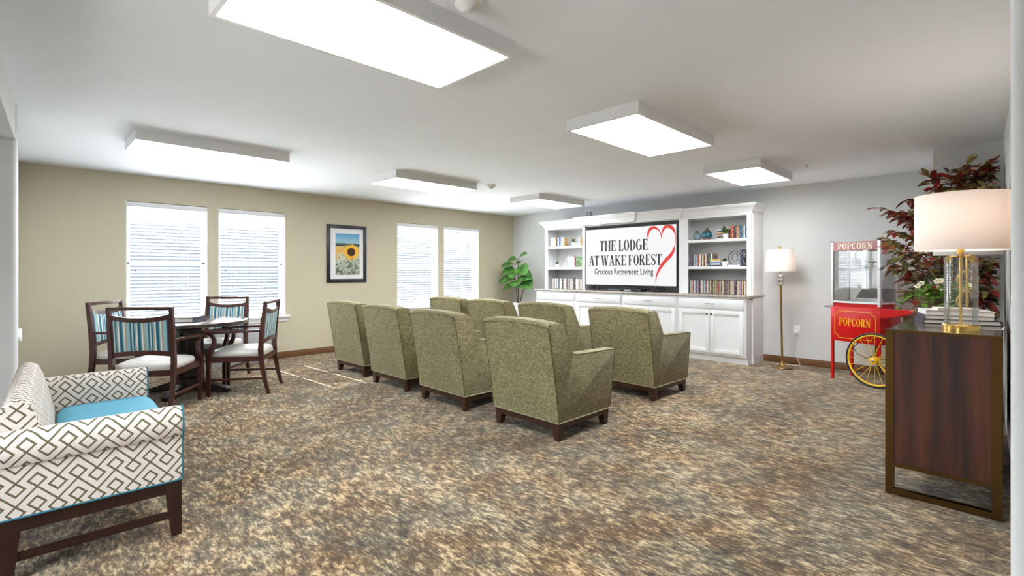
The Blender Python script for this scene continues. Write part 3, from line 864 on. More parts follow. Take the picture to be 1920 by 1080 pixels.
HEART = [[(4.014, 1.784, 4.021, 1.784), (4.014, 1.793, 4.024, 1.792), (4.013, 1.805, 4.029, 1.804), (4.013, 1.819, 4.034, 1.818), (4.011, 1.833, 4.038, 1.834), (4.007, 1.845, 4.04, 1.851), (4.002, 1.859, 4.038, 1.869), (3.995, 1.874, 4.034, 1.887), (3.986, 1.889, 4.029, 1.906), (3.978, 1.901, 4.021, 1.925), (3.97, 1.911, 4.011, 1.941), (3.961, 1.917, 3.998, 1.955), (3.952, 1.923, 3.983, 1.966), (3.941, 1.928, 3.966, 1.974), (3.932, 1.931, 3.948, 1.979), (3.924, 1.932, 3.928, 1.981), (3.917, 1.933, 3.908, 1.978), (3.906, 1.931, 3.89, 1.97), (3.893, 1.928, 3.874, 1.96), (3.879, 1.923, 3.86, 1.95), (3.867, 1.917, 3.848, 1.94), (3.855, 1.911, 3.837, 1.929), (3.845, 1.904, 3.828, 1.917), (3.834, 1.895, 3.82, 1.905), (3.825, 1.886, 3.812, 1.893), (3.818, 1.876, 3.806, 1.881), (3.812, 1.865, 3.8, 1.87), (3.809, 1.854, 3.794, 1.858), (3.806, 1.843, 3.789, 1.846), (3.804, 1.831, 3.785, 1.834), (3.801, 1.819, 3.781, 1.822), (3.798, 1.806, 3.78, 1.808), (3.794, 1.792, 3.779, 1.793), (3.79, 1.778, 3.78, 1.779), (3.786, 1.766, 3.78, 1.766), (3.784, 1.757, 3.781, 1.758)],
[(3.778, 1.835, 3.782, 1.836), (3.774, 1.844, 3.783, 1.845), (3.769, 1.856, 3.784, 1.859), (3.763, 1.87, 3.784, 1.875), (3.757, 1.884, 3.783, 1.893), (3.749, 1.895, 3.78, 1.909), (3.74, 1.905, 3.774, 1.925), (3.73, 1.915, 3.767, 1.94), (3.719, 1.924, 3.757, 1.956), (3.708, 1.931, 3.746, 1.97), (3.7, 1.935, 3.732, 1.98), (3.694, 1.936, 3.716, 1.981), (3.687, 1.936, 3.699, 1.981), (3.68, 1.935, 3.681, 1.981), (3.673, 1.934, 3.662, 1.981), (3.666, 1.932, 3.645, 1.98), (3.658, 1.929, 3.628, 1.977), (3.648, 1.924, 3.612, 1.968), (3.636, 1.917, 3.599, 1.955), (3.625, 1.909, 3.586, 1.94), (3.614, 1.9, 3.576, 1.925), (3.605, 1.89, 3.568, 1.909), (3.596, 1.879, 3.561, 1.892), (3.587, 1.866, 3.557, 1.875), (3.58, 1.852, 3.555, 1.858), (3.573, 1.837, 3.554, 1.841), (3.567, 1.821, 3.553, 1.824), (3.563, 1.804, 3.552, 1.806), (3.562, 1.787, 3.552, 1.787), (3.561, 1.769, 3.552, 1.769), (3.561, 1.752, 3.552, 1.752), (3.56, 1.736, 3.552, 1.735), (3.56, 1.721, 3.552, 1.719), (3.562, 1.705, 3.554, 1.703), (3.566, 1.689, 3.557, 1.687), (3.571, 1.673, 3.561, 1.67), (3.577, 1.655, 3.563, 1.652), (3.585, 1.638, 3.564, 1.633), (3.593, 1.62, 3.565, 1.613), (3.602, 1.604, 3.568, 1.592), (3.611, 1.588, 3.573, 1.572), (3.621, 1.574, 3.58, 1.553), (3.632, 1.559, 3.589, 1.534), (3.643, 1.544, 3.599, 1.516), (3.655, 1.53, 3.61, 1.499), (3.667, 1.517, 3.622, 1.483), (3.678, 1.506, 3.635, 1.468), (3.69, 1.495, 3.65, 1.455), (3.703, 1.484, 3.664, 1.443), (3.718, 1.472, 3.677, 1.432), (3.732, 1.458, 3.69, 1.421), (3.745, 1.444, 3.702, 1.408), (3.759, 1.43, 3.715, 1.395), (3.772, 1.415, 3.728, 1.382), (3.785, 1.4, 3.741, 1.368), (3.798, 1.382, 3.754, 1.353), (3.81, 1.364, 3.767, 1.337), (3.822, 1.344, 3.781, 1.32), (3.834, 1.324, 3.794, 1.302), (3.845, 1.303, 3.808, 1.284), (3.854, 1.282, 3.819, 1.266), (3.862, 1.263, 3.83, 1.249), (3.87, 1.244, 3.84, 1.233), (3.876, 1.224, 3.849, 1.216), (3.881, 1.204, 3.858, 1.198), (3.886, 1.182, 3.866, 1.178), (3.889, 1.156, 3.873, 1.154), (3.892, 1.126, 3.879, 1.125), (3.893, 1.097, 3.885, 1.096), (3.894, 1.072, 3.889, 1.071), (3.895, 1.054, 3.893, 1.054)]]
mb = MB()
for s in HEART:
    n = len(s)
    mb.add([(-0.0035, a - 4.395, b - ZC) for a, b, c, d in s] + [(-0.0035, c - 4.395, d - ZC) for a, b, c, d in s], [(i, i + 1, n + i + 1, n + i) for i in range(n - 1)])
mb.obj('heart_emblem', 'logored', tv, smooth=False)
for yy in (5.02, 3.86):
    q = yy - 4.395
    mb = MB().tube([(-0.11, q + 0.06, 0.006), (-0.01, q, z0 + 0.012), (0.09, q - 0.02, 0.006)], 0.007, 8)
    mb.tube([(-0.1, q - 0.09, 0.006), (-0.01, q, z0 + 0.012)], 0.007, 8)
    mb.obj('foot', 'black', tv)
t = thing('media_player', 'slim black player box on granite under the television', 'media player', (7.0, 4.22, ZC))
MB().box(-0.09, 0.09, -0.17, 0.17, 0.004, 0.045, 0, 0.004).box(-0.08, 0.08, -0.15, 0.15, 0, 0.005).obj('case', 'black', t)
MB().box(-0.092, -0.089, 0.02, 0.14, 0.016, 0.03).obj('display', 'steel', t)
t = thing('set_top_box', 'flat grey box on granite left of the black player', 'set-top box', (7.03, 4.57, ZC))
MB().box(-0.08, 0.08, -0.12, 0.13, 0.003, 0.036, 0, 0.008).box(-0.07, 0.07, -0.1, 0.1, 0, 0.004).obj('case', 'darkgrey', t)
mb = MB()
random.seed(5)
for i in range(5):
    ya = 4.75 - i * 0.16; pts = []
    for j in range(9):
        pts.append((7.11 + 0.035 * math.sin(j * 1.7 + i), ya - j * 0.05, ZC + 0.01 + abs(0.055 * math.sin(j * 1.2 + i * 1.9))))
    mb.tube(pts, 0.004, 6)
tag(mb.obj('cable_tangle', 'black'), 'tangle of thin black cables behind the boxes under television', 'cable')

# ------------------------------------------------------------------ books and cases
def book_mesh(name, pages=True):
    mb = MB()
    if pages:
        mb.add([], [])
        mb.box(-0.5, 0.5, -0.5, -0.42, 0, 1).box(-0.5, 0.5, 0.42, 0.5, 0, 1)
        pr = [(-0.5, -0.42), (-0.52, -0.25), (-0.525, 0), (-0.52, 0.25), (-0.5, 0.42), (-0.44, 0.42), (-0.44, -0.42)]
        mb.prism(pr, 'z', 0, 1)
        mb.box(-0.44, 0.47, -0.42, 0.42, 0.015, 0.975, 1)
    else:
        mb.box(-0.5, 0.5, -0.5, 0.5, 0, 1, 2, 0.02, 1)
        mb.box(-0.512, 0.48, -0.40, 0.40, 0.02, 0.98, 0)
    return mb.mesh(name, ['cover', 'page', 'black'], smooth=False)
BM_, DM_ = book_mesh('book_block'), book_mesh('case_block', False)
PAL = {'red': (176, 40, 38), 'dark red': (104, 30, 32), 'navy blue': (36, 44, 86), 'blue': (58, 96, 158), 'pale blue': (150, 176, 200), 'teal': (46, 108, 116), 'green': (72, 112, 62), 'cream': (222, 208, 180), 'white': (228, 226, 222), 'black': (36, 34, 38), 'grey': (134, 134, 138), 'orange': (206, 118, 48), 'yellow': (218, 184, 84), 'brown': (104, 74, 52), 'pink': (204, 128, 146), 'purple': (96, 70, 124), 'beige': (204, 172, 140)}
def put_book(mesh, name, cat, colour, group, label, x, y, z, d, t_, h, rz=0.0, flat=False, lean=0.0):
    o = bpy.data.objects.new(name, mesh); C.objects.link(o)
    o.scale = (d, t_, h)
    o.location = (x, y, z)
    o.color = lin(PAL[colour])
    o.rotation_euler = (lean, 0, rz)
    if flat:
        # spine to the front, lying on its side
        o.rotation_euler = (PI / 2, 0, rz)
        o.location = (x, y + h / 2, z + t_ / 2)
    return tag(o, label, cat, group)
def row(mesh, name, cat, y_start, y_end, z, depth, tr, hr, colours, group, place, xf=7.13, noun='book'):
    y = y_start; i = 0
    while y - tr[0] > y_end:
        th = random.uniform(*tr); hh = random.uniform(*hr)
        if y - th < y_end - 0.004: break
        i += 1
        c = colours[(i * 7 + random.randrange(3)) % len(colours)] if len(colours) > 6 else random.choice(colours)
        put_book(mesh, name, cat, c, group, '%s %s, %s from the left %s' % (c, noun, ordinal(i), place), xf + depth / 2, y - th / 2, z, depth, th * 0.96, hh)
        y -= th
    return y
PA = list(PAL)
row(DM_, 'disc_case', 'disc case', 3.352, 2.527, ZC, 0.135, (0.0145, 0.0165), (0.196, 0.2), PA, 'disc cases on the counter right of the television', 'on counter right of television', 7.10, 'case')
row(DM_, 'disc_case', 'disc case', 6.06, 5.33, ZC, 0.135, (0.0145, 0.0165), (0.196, 0.2), ['black', 'grey', 'white', 'white', 'pale blue', 'dark red', 'cream', 'navy blue', 'black', 'beige', 'grey', 'white'], 'disc cases on the counter left of the television', 'on counter left of television', 7.10, 'case')
row(BM_, 'book', 'book', 3.352, 2.985, 1.337, 0.14, (0.017, 0.027), (0.168, 0.186), ['brown', 'green', 'orange', 'dark red', 'black', 'grey', 'red', 'black', 'purple', 'white', 'navy blue', 'cream', 'white', 'pale blue', 'white'], 'books on the middle shelf right of the television', 'on right middle shelf', 7.12)
row(BM_, 'book', 'book', 2.762, 2.52, 1.729, 0.14, (0.018, 0.026), (0.17, 0.19), ['dark red', 'teal', 'cream', 'orange', 'brown', 'white', 'blue', 'navy blue', 'white', 'red', 'teal'], 'books on the top shelf right of the television', 'on right top shelf', 7.14)
row(BM_, 'book', 'book', 6.115, 5.775, 1.729, 0.14, (0.026, 0.042), (0.165, 0.185), ['white', 'grey', 'black', 'white', 'red', 'blue', 'beige', 'white', 'pale blue', 'brown', 'black'], 'books on the top shelf left of the television', 'on left top shelf', 7.13)
row(BM_, 'book', 'book', 5.675, 5.52, 1.337, 0.14, (0.02, 0.028), (0.18, 0.205), ['white', 'pink', 'white', 'pale blue', 'pale blue', 'white', 'grey'], 'books on the middle shelf left of the television', 'on left middle shelf', 7.13)
for c, y, lb in (('navy blue', 2.598, 'tall navy book standing beside the wire letter ornament'), ('black', 2.558, 'tall dark book at the right end of the right middle shelf')):
    put_book(BM_, 'book', 'book', c, 'tall books at the end of the right middle shelf', lb, 7.18, y, 1.337, 0.15, 0.034, 0.232)
tag(put_book(BM_, 'book', 'book', 'green', 'books on the middle shelf left of the television', 'white and green wide book facing out at right end of left middle shelf', 7.16, 5.43, 1.337, 0.03, 0.17, 0.19))
def stack(y0, y1, z, cols, group, where, th=0.021, xf=7.12, dep=0.13):
    names = ['lowest'] + [ordinal(i) + ' from bottom' for i in range(2, len(cols))] + ['topmost']
    for i, c in enumerate(cols):
        L = (y1 - y0) * random.uniform(0.92, 1.0)
        put_book(BM_, 'book', 'book', c, group, '%s book lying flat, %s of the stack %s' % (c, names[i], where), xf + dep / 2, (y0 + y1) / 2, z, dep, th * 0.97, L, 0, True)
        z += th
    return z
stack(2.79, 2.965, 1.729, ['white', 'black', 'beige', 'purple', 'yellow', 'teal', 'white', 'navy blue'][:7], 'flat books on the right top shelf', 'on right top shelf', 0.0205, 7.16)
stack(2.885, 3.04, 1.337, ['navy blue', 'white', 'blue', 'white', 'yellow'], 'flat books on the right middle shelf', 'on right middle shelf', 0.0205, 7.10)

# shelf ornaments
tag(MB().lathe([(0.03, 0), (0.04, 0.006), (0.052, 0.04), (0.053, 0.07), (0.044, 0.098), (0.028, 0.108), (0.027, 0.135), (0.030, 0.139), (0.024, 0.139), (0.02, 0.11)], n=28).obj('vase', 'vase_pale'), 'small pale blue glazed vase on the right top shelf', 'vase').location = (7.17, 3.262, 1.728)
tag(MB().lathe([(0.036, 0), (0.05, 0.006), (0.07, 0.045), (0.073, 0.075), (0.06, 0.115), (0.036, 0.138), (0.024, 0.146), (0.023, 0.168), (0.027, 0.175), (0.02, 0.175), (0.018, 0.15)], n=28).obj('vase', 'vase_teal'), 'larger round teal vase with brown neck on the right top shelf', 'vase').location = (7.17, 3.112, 1.728)
def leafblade(mb, base, d, up, L, W, k=0, curl=0.25, n=5):
    """one leaf as a curved, thin solid-looking blade of two strips folded along the midrib"""
    d = Vector(d).normalized(); up = Vector(up)
    s = d.cross(up)
    if s.length < 1e-4: s = d.cross(Vector((1, 0.2, 0.1)))
    s.normalize(); u = s.cross(d).normalized()
    base = Vector(base); A = []; Bm = []; Cc = []
    for i in range(n + 1):
        f = i / n
        wd = W * 0.5 * (math.sin(PI * min(1, f * 0.96 + 0.02)) ** 0.8)
        p = base + d * (L * f) - u * (curl * L * f * f)
        Bm.append(p); A.append(p + s * wd + u * wd * 0.25); Cc.append(p - s * wd + u * wd * 0.25)
    vs = A + Bm + Cc; m = n + 1; fs = []
    for i in range(n):
        fs += [(i, i + 1, m + i + 1, m + i), (m + i, m + i + 1, 2 * m + i + 1, 2 * m + i)]
    mb.add(vs, fs, k)
def potted(loc, label, h=0.06, r=0.035, spread=0.06, leaves=16, mat='leaf_succ', seed=1, tall=0.05):
    random.seed(seed)
    t = thing('potted_plant', label, 'plant', loc, 0, 'little potted plants on the shelves')
    MB().lathe([(r * 0.72, 0), (r, h), (r * 0.9, h), (r * 0.86, h * 0.85)], n=20).obj('pot', 'ceramic', t)
    mb = MB()
    for i in range(leaves):
        a = 2.399 * i; e = random.uniform(0.2, 1.2)
        d = (math.cos(a) * math.cos(e), math.sin(a) * math.cos(e), math.sin(e))
        b = Vector((0, 0, h * 0.9)) + Vector((0, 0, tall)) * random.random() * 0.6
        leafblade(mb, b, d, (0, 0, 1), spread * random.uniform(0.7, 1.1), spread * 0.45, 0, 0.2, 4)
    mb.obj('leaves', mat, t)
potted((7.115, 2.822, 1.728), 'small bushy plant in white pot before the flat books, right top shelf', 0.072, 0.042, 0.085, 26, 'leaf_succ', 3, 0.08)
potted((7.12, 2.836, 1.336), 'low round succulent in white pot beside the flat books, right middle shelf', 0.068, 0.044, 0.055, 26, 'leaf_succ', 4, 0.02)
potted((7.15, 5.575, 1.728), 'leafy plant in white pot on the left top shelf', 0.062, 0.036, 0.075, 20, 'leaf_succ', 5, 0.06)
potted((7.15, 5.965, 1.336), 'small dark succulent in white pot on the left middle shelf', 0.06, 0.038, 0.06, 16, 'leaf_succ', 6, 0.05)
def figurine(loc, label, dark=False):
    mb = MB().lathe([(0.026, 0), (0.026, 0.012), (0.016, 0.02), (0.014, 0.05), (0.022, 0.075), (0.018, 0.10), (0.009, 0.108)], n=16)
    mb.ball((0, 0, 0.128), 0.021, 0, 8, (1, 0.8, 1.1)).ball((0, 0, 0.155), 0.012, 0, 6)
    mb.tube([(0, 0.018, 0.09), (-0.012, 0.03, 0.065), (-0.02, 0.01, 0.05)], 0.007, 6).tube([(0, -0.018, 0.09), (-0.012, -0.03, 0.065), (-0.02, -0.01, 0.05)], 0.007, 6)
    tag(mb.obj('figurine', 'goldfig'), label, 'figurine', 'gold figurines on the left top shelf').location = loc
figurine((7.12, 5.735, 1.728), 'gold figurine at the end of the books on the left top shelf')
figurine((7.15, 5.385, 1.728), 'bronze figurine half hidden by the bookcase edge on the left top shelf')
t = thing('easel_stand', 'white wire easel stand on left middle shelf beside the books', 'easel', (7.16, 5.73, 1.336))
MB().tube([(-0.05, -0.04, 0.003), (0.03, 0.0, 0.22)], 0.004, 6).tube([(-0.05, 0.05, 0.003), (0.03, 0.01, 0.22)], 0.004, 6).tube([(0.07, 0.0, 0.003), (0.03, 0.005, 0.2)], 0.004, 6).obj('legs', 'cab', t)
MB().box(-0.07, -0.04, -0.06, 0.07, 0.006, 0.016, 0, 0.003).obj('ledge', 'cab', t)
# round wire ornament shaped like an at sign
t = thing('wire_ornament', 'dark wire at-sign ornament on white foot, right middle shelf', 'ornament', (7.16, 2.708, 1.336))
pts = [(0, 0.098 * math.cos(math.radians(a)), 0.115 + 0.1 * math.sin(math.radians(a))) for a in range(35, 300, 12)]
pts = [(0, 0.085 * math.cos(math.radians(a)), 0.118 + 0.1 * math.sin(math.radians(a))) for a in range(30, 305, 12)]
mb = MB().tube([(p[0], -p[1], p[2]) for p in pts], 0.0042, 8)
mb.tube([(0, -0.038 * math.cos(math.radians(a)), 0.128 + 0.058 * math.sin(math.radians(a))) for a in range(20, 345, 14)], 0.003, 8)
mb.tube([(0, -0.037, 0.19), (0, -0.037, 0.09), (0, -0.055, 0.07), (0, -0.078, 0.085), (0, -0.084, 0.12)], 0.003, 8)
mb.obj('wire', 'wire', t)
MB().box(-0.03, 0.03, -0.085, 0.085, 0, 0.02, 0, 0.004).obj('foot', 'cab', t)

# ------------------------------------------------------------------ armchairs
def make_armchair(name, label):
    t = thing(name, label, 'armchair', (0, 0, 0), 0, 'olive tweed armchairs in two rows')
    HWD = 0.352
    # back slab: profile (x, z) lofted across y with a gentle crown along the top
    prof = [(0.0, 0.137), (-0.03, 0.36), (-0.075, 0.62), (-0.118, 0.850), (-0.122, 0.868), (-0.112, 0.882), (-0.03, 0.888), (0.02, 0.880), (0.035, 0.862), (0.055, 0.72), (0.075, 0.5), (0.09, 0.137)]
    rings = []
    for i in range(13):
        y = (-HWD + 2 * HWD * i / 12) * 0.994
        f = 1 - (abs(y) / HWD) ** 2.2
        ins = 0.0 if 0 < i < 12 else 0.006
        ring = []
        for x, z in prof:
            zz = z + (0.020 * f if z > 0.8 else 0) - (ins if z > 0.84 else 0)
            ring.append((x - (0.006 * f if x < 0 and 0.2 < z < 0.86 else 0), y, zz))
        rings.append(ring)
    MB().loft(rings).obj('backrest', 'tweed', t, angle=50)
    mb = MB()
    for s in (-1, 1):
        mb.tube([(-0.118, s * (HWD - 0.001), 0.852), (-0.075, s * (HWD + 0.001), 0.62), (-0.03, s * (HWD + 0.001), 0.36), (0, s * (HWD + 0.001), 0.14)], 0.0035, 6)
    mb.tube([(-0.121, -HWD + 2 * HWD * i / 12, 0.853 + 0.020 * (1 - (abs(-1 + i / 6)) ** 2.2)) for i in range(13)], 0.0035, 6)
    mb.obj('back_piping', 'seam', t)
    # arms: side panels sloping from the back's shoulder down to the armrest
    for s in (-1, 1):
        P = [(0.002, 0.137), (0.02, 0.137), (0.665, 0.132), (0.70, 0.36), (0.738, 0.585), (0.742, 0.605), (0.730, 0.617), (0.45, 0.622), (0.225, 0.628), (0.185, 0.638), (0.155, 0.665), (0.105, 0.76), (0.065, 0.835), (0.045, 0.868), (0.02, 0.878), (-0.02, 0.884), (-0.05, 0.884), (-0.117, 0.862), (-0.073, 0.62), (-0.028, 0.36)]
        P = [(x, z) for x, z in P[1:15]] + [(0.02, 0.876), (-0.05, 0.880), (-0.100, 0.872), (-0.1135, 0.852), (-0.0705, 0.62), (-0.0255, 0.36), (0.0045, 0.137)]
        a, b = (HWD - 0.105, HWD) if s > 0 else (-HWD, -HWD + 0.105)
        mb = MB(); r = 0.012
        cx, cz = 0.33, 0.42
        def inset(q):
            dx, dz = cx - q[0], cz - q[1]; L = math.hypot(dx, dz)
            return (q[0] + dx / L * r, q[1] + dz / L * r)
        mb.loft([[(x, a, z) for x, z in map(inset, P)], [(x, a + r * 0.35, z) for x, z in P], [(x, b - r * 0.35, z) for x, z in P], [(x, b, z) for x, z in map(inset, P)]])
        mb.obj('arm', 'tweed', t, angle=50)
        MB().tube([(0.19, s * (HWD - 0.002), 0.634), (0.225, s * (HWD - 0.002), 0.625), (0.45, s * (HWD - 0.002), 0.619), (0.73, s * (HWD - 0.002), 0.614), (0.74, s * (HWD - 0.002), 0.60), (0.667, s * (HWD - 0.002), 0.14)], 0.003, 6).obj('arm_piping', 'seam', t)
    MB().box(0.12, 0.70, -HWD + 0.107, HWD - 0.107, 0.30, 0.45, 0, 0.035, 3).box(0.08, 0.655, -HWD + 0.106, HWD - 0.106, 0.14, 0.30).obj('seat_cushion', 'tweed', t)
    MB().tube([(0.002, -HWD, 0.138), (0.002, HWD, 0.138), (0.667, HWD, 0.134), (0.667, -HWD, 0.134)], 0.0045, 6, 0, True).obj('welt', 'welt', t)
    I = HWD - 0.012
    mb = MB().box(0.012, 0.034, -I, I, 0.088, 0.137).box(0.63, 0.655, -I, I, 0.088, 0.134).box(0.034, 0.63, -I, -I + 0.022, 0.088, 0.134).box(0.034, 0.63, I - 0.022, I, 0.088, 0.134)
    mb.box(0.02, 0.64, -I + 0.01, I - 0.01, 0.12, 0.138)
    mb.obj('base_rail', 'espresso', t, smooth=False)
    for sx in (0, 1):
        for s in (-1, 1):
            xo = 0.010 if sx == 0 else 0.657
            dx = 1 if sx == 0 else -1
            yo = s * (I + 0.002)
            top = [(xo, yo), (xo + dx * 0.075, yo), (xo + dx * 0.075, yo - s * 0.075), (xo, yo - s * 0.075)]
            x2, y2 = xo + dx * 0.006, yo - s * 0.006
            bot = [(x2, y2), (x2 + dx * 0.045, y2), (x2 + dx * 0.045, y2 - s * 0.045), (x2, y2 - s * 0.045)]
            MB().hexa([(x, y, 0) for x, y in bot], [(x, y, 0.128) for x, y in top]).obj('leg', 'espresso', t, smooth=False)
    return t
AC = [(2.805, 2.675, 0.0, 'olive armchair at sideboard end of the row farther from television, right arm showing'),
      (2.812, 3.770, 0.0, 'olive armchair, second from sideboard end in the row farther from television'),
      (2.835, 4.760, 1.0, 'olive armchair, second from window end in the row farther from television'),
      (2.875, 5.730, 1.5, 'olive armchair at window end of the row farther from television, nearest round table'),
      (4.340, 2.745, -1.0, 'olive armchair at sideboard end of the row nearer television, right arm showing'),
      (4.350, 3.790, 0.0, 'olive armchair, second from sideboard end in the row nearer television'),
      (4.350, 4.745, 0.0, 'olive armchair, second from window end in the row nearer television, mostly hidden'),
      (4.350, 5.600, 0.0, 'olive armchair at window end of the row nearer television, only top showing')]
ac0 = make_armchair('armchair', AC[0][3])
ac0.location = (AC[0][0], AC[0][1], 0); ac0.rotation_euler = (0, 0, math.radians(AC[0][2]))
for x, y, r, lb in AC[1:]: dup(ac0, (x, y, 0), math.radians(r), lb)

# ------------------------------------------------------------------ round table and its chairs
TX, TY = 1.25, 6.03
t = thing('round_table', 'dark round pedestal table between the four striped chairs', 'table', (TX, TY, 0))
MB().lathe([(0.51, 0.712), (0.534, 0.716), (0.534, 0.746), (0.526, 0.75)], n=56).obj('table_top', 'tabletop', t)
mb = MB(); n = 32
prof = [(0.17, 0.69), (0.17, 0.712)]
mb.lathe([(0.14, 0.10), (0.14, 0.16), (0.115, 0.18), (0.108, 0.60), (0.125, 0.66), (0.17, 0.69), (0.17, 0.712)], n=8)
for j in range(8):
    a = 2 * PI * (j + 0.5) / 8
    mb.tube([(0.108 * math.cos(a), 0.108 * math.sin(a), 0.17), (0.104 * math.cos(a), 0.104 * math.sin(a), 0.64)], 0.02, 6)
mb.obj('pedestal', 'black_wood', t)
for a in (47, 137, 227, 317):
    c, s_ = math.cos(math.radians(a)), math.sin(math.radians(a))
    MB().bar([(c * 0.05, s_ * 0.05, 0.085), (c * 0.16, s_ * 0.16, 0.075), (c * 0.40, s_ * 0.40, 0.022)], (-s_, c, 0), [0.10, 0.09, 0.055], [0.10, 0.09, 0.044]).obj('foot', 'black_wood', t, smooth=False)

def make_dining(label):
    t = thing('dining_chair', label, 'chair', (0, 0, 0), 0, 'dark wooden chairs with striped backs around the round table')
    V = 0.243
    for s in (-1, 1):
        MB().bar([(-0.300, s * V, 0), (-0.262, s * V, 0.15), (-0.232, s * V, 0.32), (-0.222, s * V, 0.46), (-0.236, s * V, 0.66), (-0.270, s * V, 0.955)], (0, 1, 0), [0.026, 0.029, 0.031, 0.032, 0.031, 0.028], [0.03, 0.036, 0.044, 0.048, 0.044, 0.034]).obj('rear_post', 'mahogany', t, angle=30)
        F = 0.268
        MB().bar([(0.258, s * (F - 0.004), 0), (0.258, s * F, 0.2), (0.256, s * F, 0.40), (0.232, s * F, 0.47), (0.206, s * F, 0.53), (0.205, s * F, 0.575), (0.228, s * F, 0.615), (0.262, s * F, 0.640)], (0, 1, 0), [0.028, 0.033, 0.036, 0.033, 0.03, 0.03, 0.032, 0.034], [0.028, 0.034, 0.042, 0.046, 0.04, 0.034, 0.034, 0.03]).obj('front_leg', 'mahogany', t, angle=30)
        MB().bar([(-0.236, s * V, 0.652), (-0.06, s * (V + 0.014), 0.650), (0.12, s * (F + 0.004), 0.646), (0.285, s * (F + 0.004), 0.640)], (0, 1, 0), [0.026, 0.034, 0.044, 0.046], [0.022, 0.024, 0.026, 0.024]).obj('armrest', 'mahogany', t, angle=30)
        MB().bar([(-0.232, s * (V - 0.002), 0.365), (0.245, s * (F - 0.002), 0.365)], (0, 1, 0), 0.022, 0.05).obj('seat_rail', 'mahogany', t, smooth=False)
        MB().bar([(-0.262, s * V, 0.165), (0.25, s * F, 0.165)], (0, 1, 0), 0.018, 0.024).obj('stretcher', 'mahogany', t, smooth=False)
    MB().box(0.236, 0.262, -F, F, 0.34, 0.39).obj('seat_rail', 'mahogany', t, smooth=False)
    MB().box(-0.245, -0.222, -V, V, 0.34, 0.39).obj('seat_rail', 'mahogany', t, smooth=False)
    # seat: domed pad
    rings = []
    for f, z in ((0.96, 0.388), (1.0, 0.40), (1.0, 0.425), (0.96, 0.445), (0.80, 0.462), (0.45, 0.470), (0.05, 0.472)):
        ring = []
        for j in range(32):
            a = 2 * PI * j / 32; c, s_ = math.cos(a), math.sin(a)
            p = 4.5
            k = 1 / ((abs(c) ** p + abs(s_) ** p) ** (1 / p))
            x, y = 0.255 * c * k * f, s_ * k * f
            wy = 0.245 + 0.02 * (x + 0.25) / 0.5
            ring.append((x + 0.015, y * wy, z))
        rings.append(ring)
    MB().loft(rings).obj('seat', 'vinylseat', t, angle=60)
    MB().tube([(0.015 + 0.257 * math.copysign(abs(math.cos(a)) ** 0.44, math.cos(a)), math.copysign(abs(math.sin(a)) ** 0.44, math.sin(a)) * (0.247 + 0.01 * math.cos(a)), 0.396) for a in [2 * PI * j / 40 for j in range(40)]], 0.004, 6, 0, True).obj('seat_piping', 'vinylseat', t)
    def bx(z): return -0.236 - (z - 0.66) * 0.115 if z > 0.66 else -0.222 - (z - 0.46) * 0.07
    N = 12
    mb = MB().box(bx(0.94) - 0.014, bx(0.94) + 0.014, -V, V, 0.925, 0.955, 0, 0.005)
    mb.obj('top_rail', 'mahogany', t)
    def curved(za, zb, sag_a, sag_b, th=0.026):
        rings = []
        for i in range(N + 1):
            y = -V + 0.012 + 2 * (V - 0.012) * i / N; q = 1 - (y / V) ** 2
            lo, hi = za - sag_a * q, zb - sag_b * q; cx_ = 0.012 * q
            rings.append([(bx(lo) - th / 2 - cx_, y, lo), (bx(lo) + th / 2 - cx_, y, lo), (bx(hi) + th / 2 - cx_, y, hi), (bx(hi) - th / 2 - cx_, y, hi)])
        return MB().loft(rings)
    curved(0.848, 0.892, 0.030, 0.034).obj('curved_rail', 'mahogany', t, angle=30)
    curved(0.508, 0.552, -0.022, -0.020).obj('lower_rail', 'mahogany', t, angle=30)
    rings = []
    for i in range(N + 1):
        y = -0.212 + 0.424 * i / N; q = 1 - (y / V) ** 2; qq = 1 - (y / 0.212) ** 4
        lo, hi = 0.548 + 0.021 * q, 0.852 - 0.031 * q; ring = []
        th = 0.010 + 0.012 * qq
        for z, e in ((lo, 0.6), (lo + 0.02, 1), (hi - 0.02, 1), (hi, 0.6)): ring.append((bx(z) + th * e - 0.012 * q + 0.006, y, z))
        for z, e in ((hi, 0.6), (hi - 0.02, 1), (lo + 0.02, 1), (lo, 0.6)): ring.append((bx(z) - 0.010 * e - 0.012 * q, y, z))
        rings.append(ring)
    MB().loft(rings).obj('back_pad', 'stripe', t, angle=60)
    mb = MB()
    for s in (-1, 1):
        mb.bar([(bx(0.52), s * (V - 0.022), 0.54), (bx(0.70), s * (V - 0.022), 0.70), (bx(0.87), s * (V - 0.022), 0.87)], (0, 1, 0), 0.014, 0.028)
    mb.obj('back_frame', 'mahogany', t, smooth=False)
    return t
DC = [(0.882, 5.535, 56.0, 'dark wooden chair with striped back, back turned, nearest the settee'),
      (1.700, 5.750, 146.0, 'dark wooden armchair with striped back, side-on at right of round table'),
      (1.606, 6.550, 225.0, 'dark wooden chair facing the room, behind the table before the windows'),
      (0.829, 6.440, -38.0, 'dark wooden chair by the bare olive wall, left of the others')]
dc0 = make_dining(DC[0][3])
dc0.location = (DC[0][0], DC[0][1], 0); dc0.rotation_euler = (0, 0, math.radians(DC[0][2]))
for x, y, r, lb in DC[1:]: dup(dc0, (x, y, 0), math.radians(r), lb)
t = thing('album', 'thick dark-covered album lying on the round table', 'book', (1.227, 5.76, 0.7505), math.radians(54))
MB().box(0, 0.28, 0, 0.012, 0.0, 0.05).box(0, 0.28, 0.012, 0.24, 0.044, 0.05).box(0, 0.28, 0.012, 0.24, 0, 0.006).obj('cover', 'navy', t, smooth=False)
MB().box(0.006, 0.274, 0.012, 0.235, 0.006, 0.044).obj('pages', 'page', t, smooth=False)
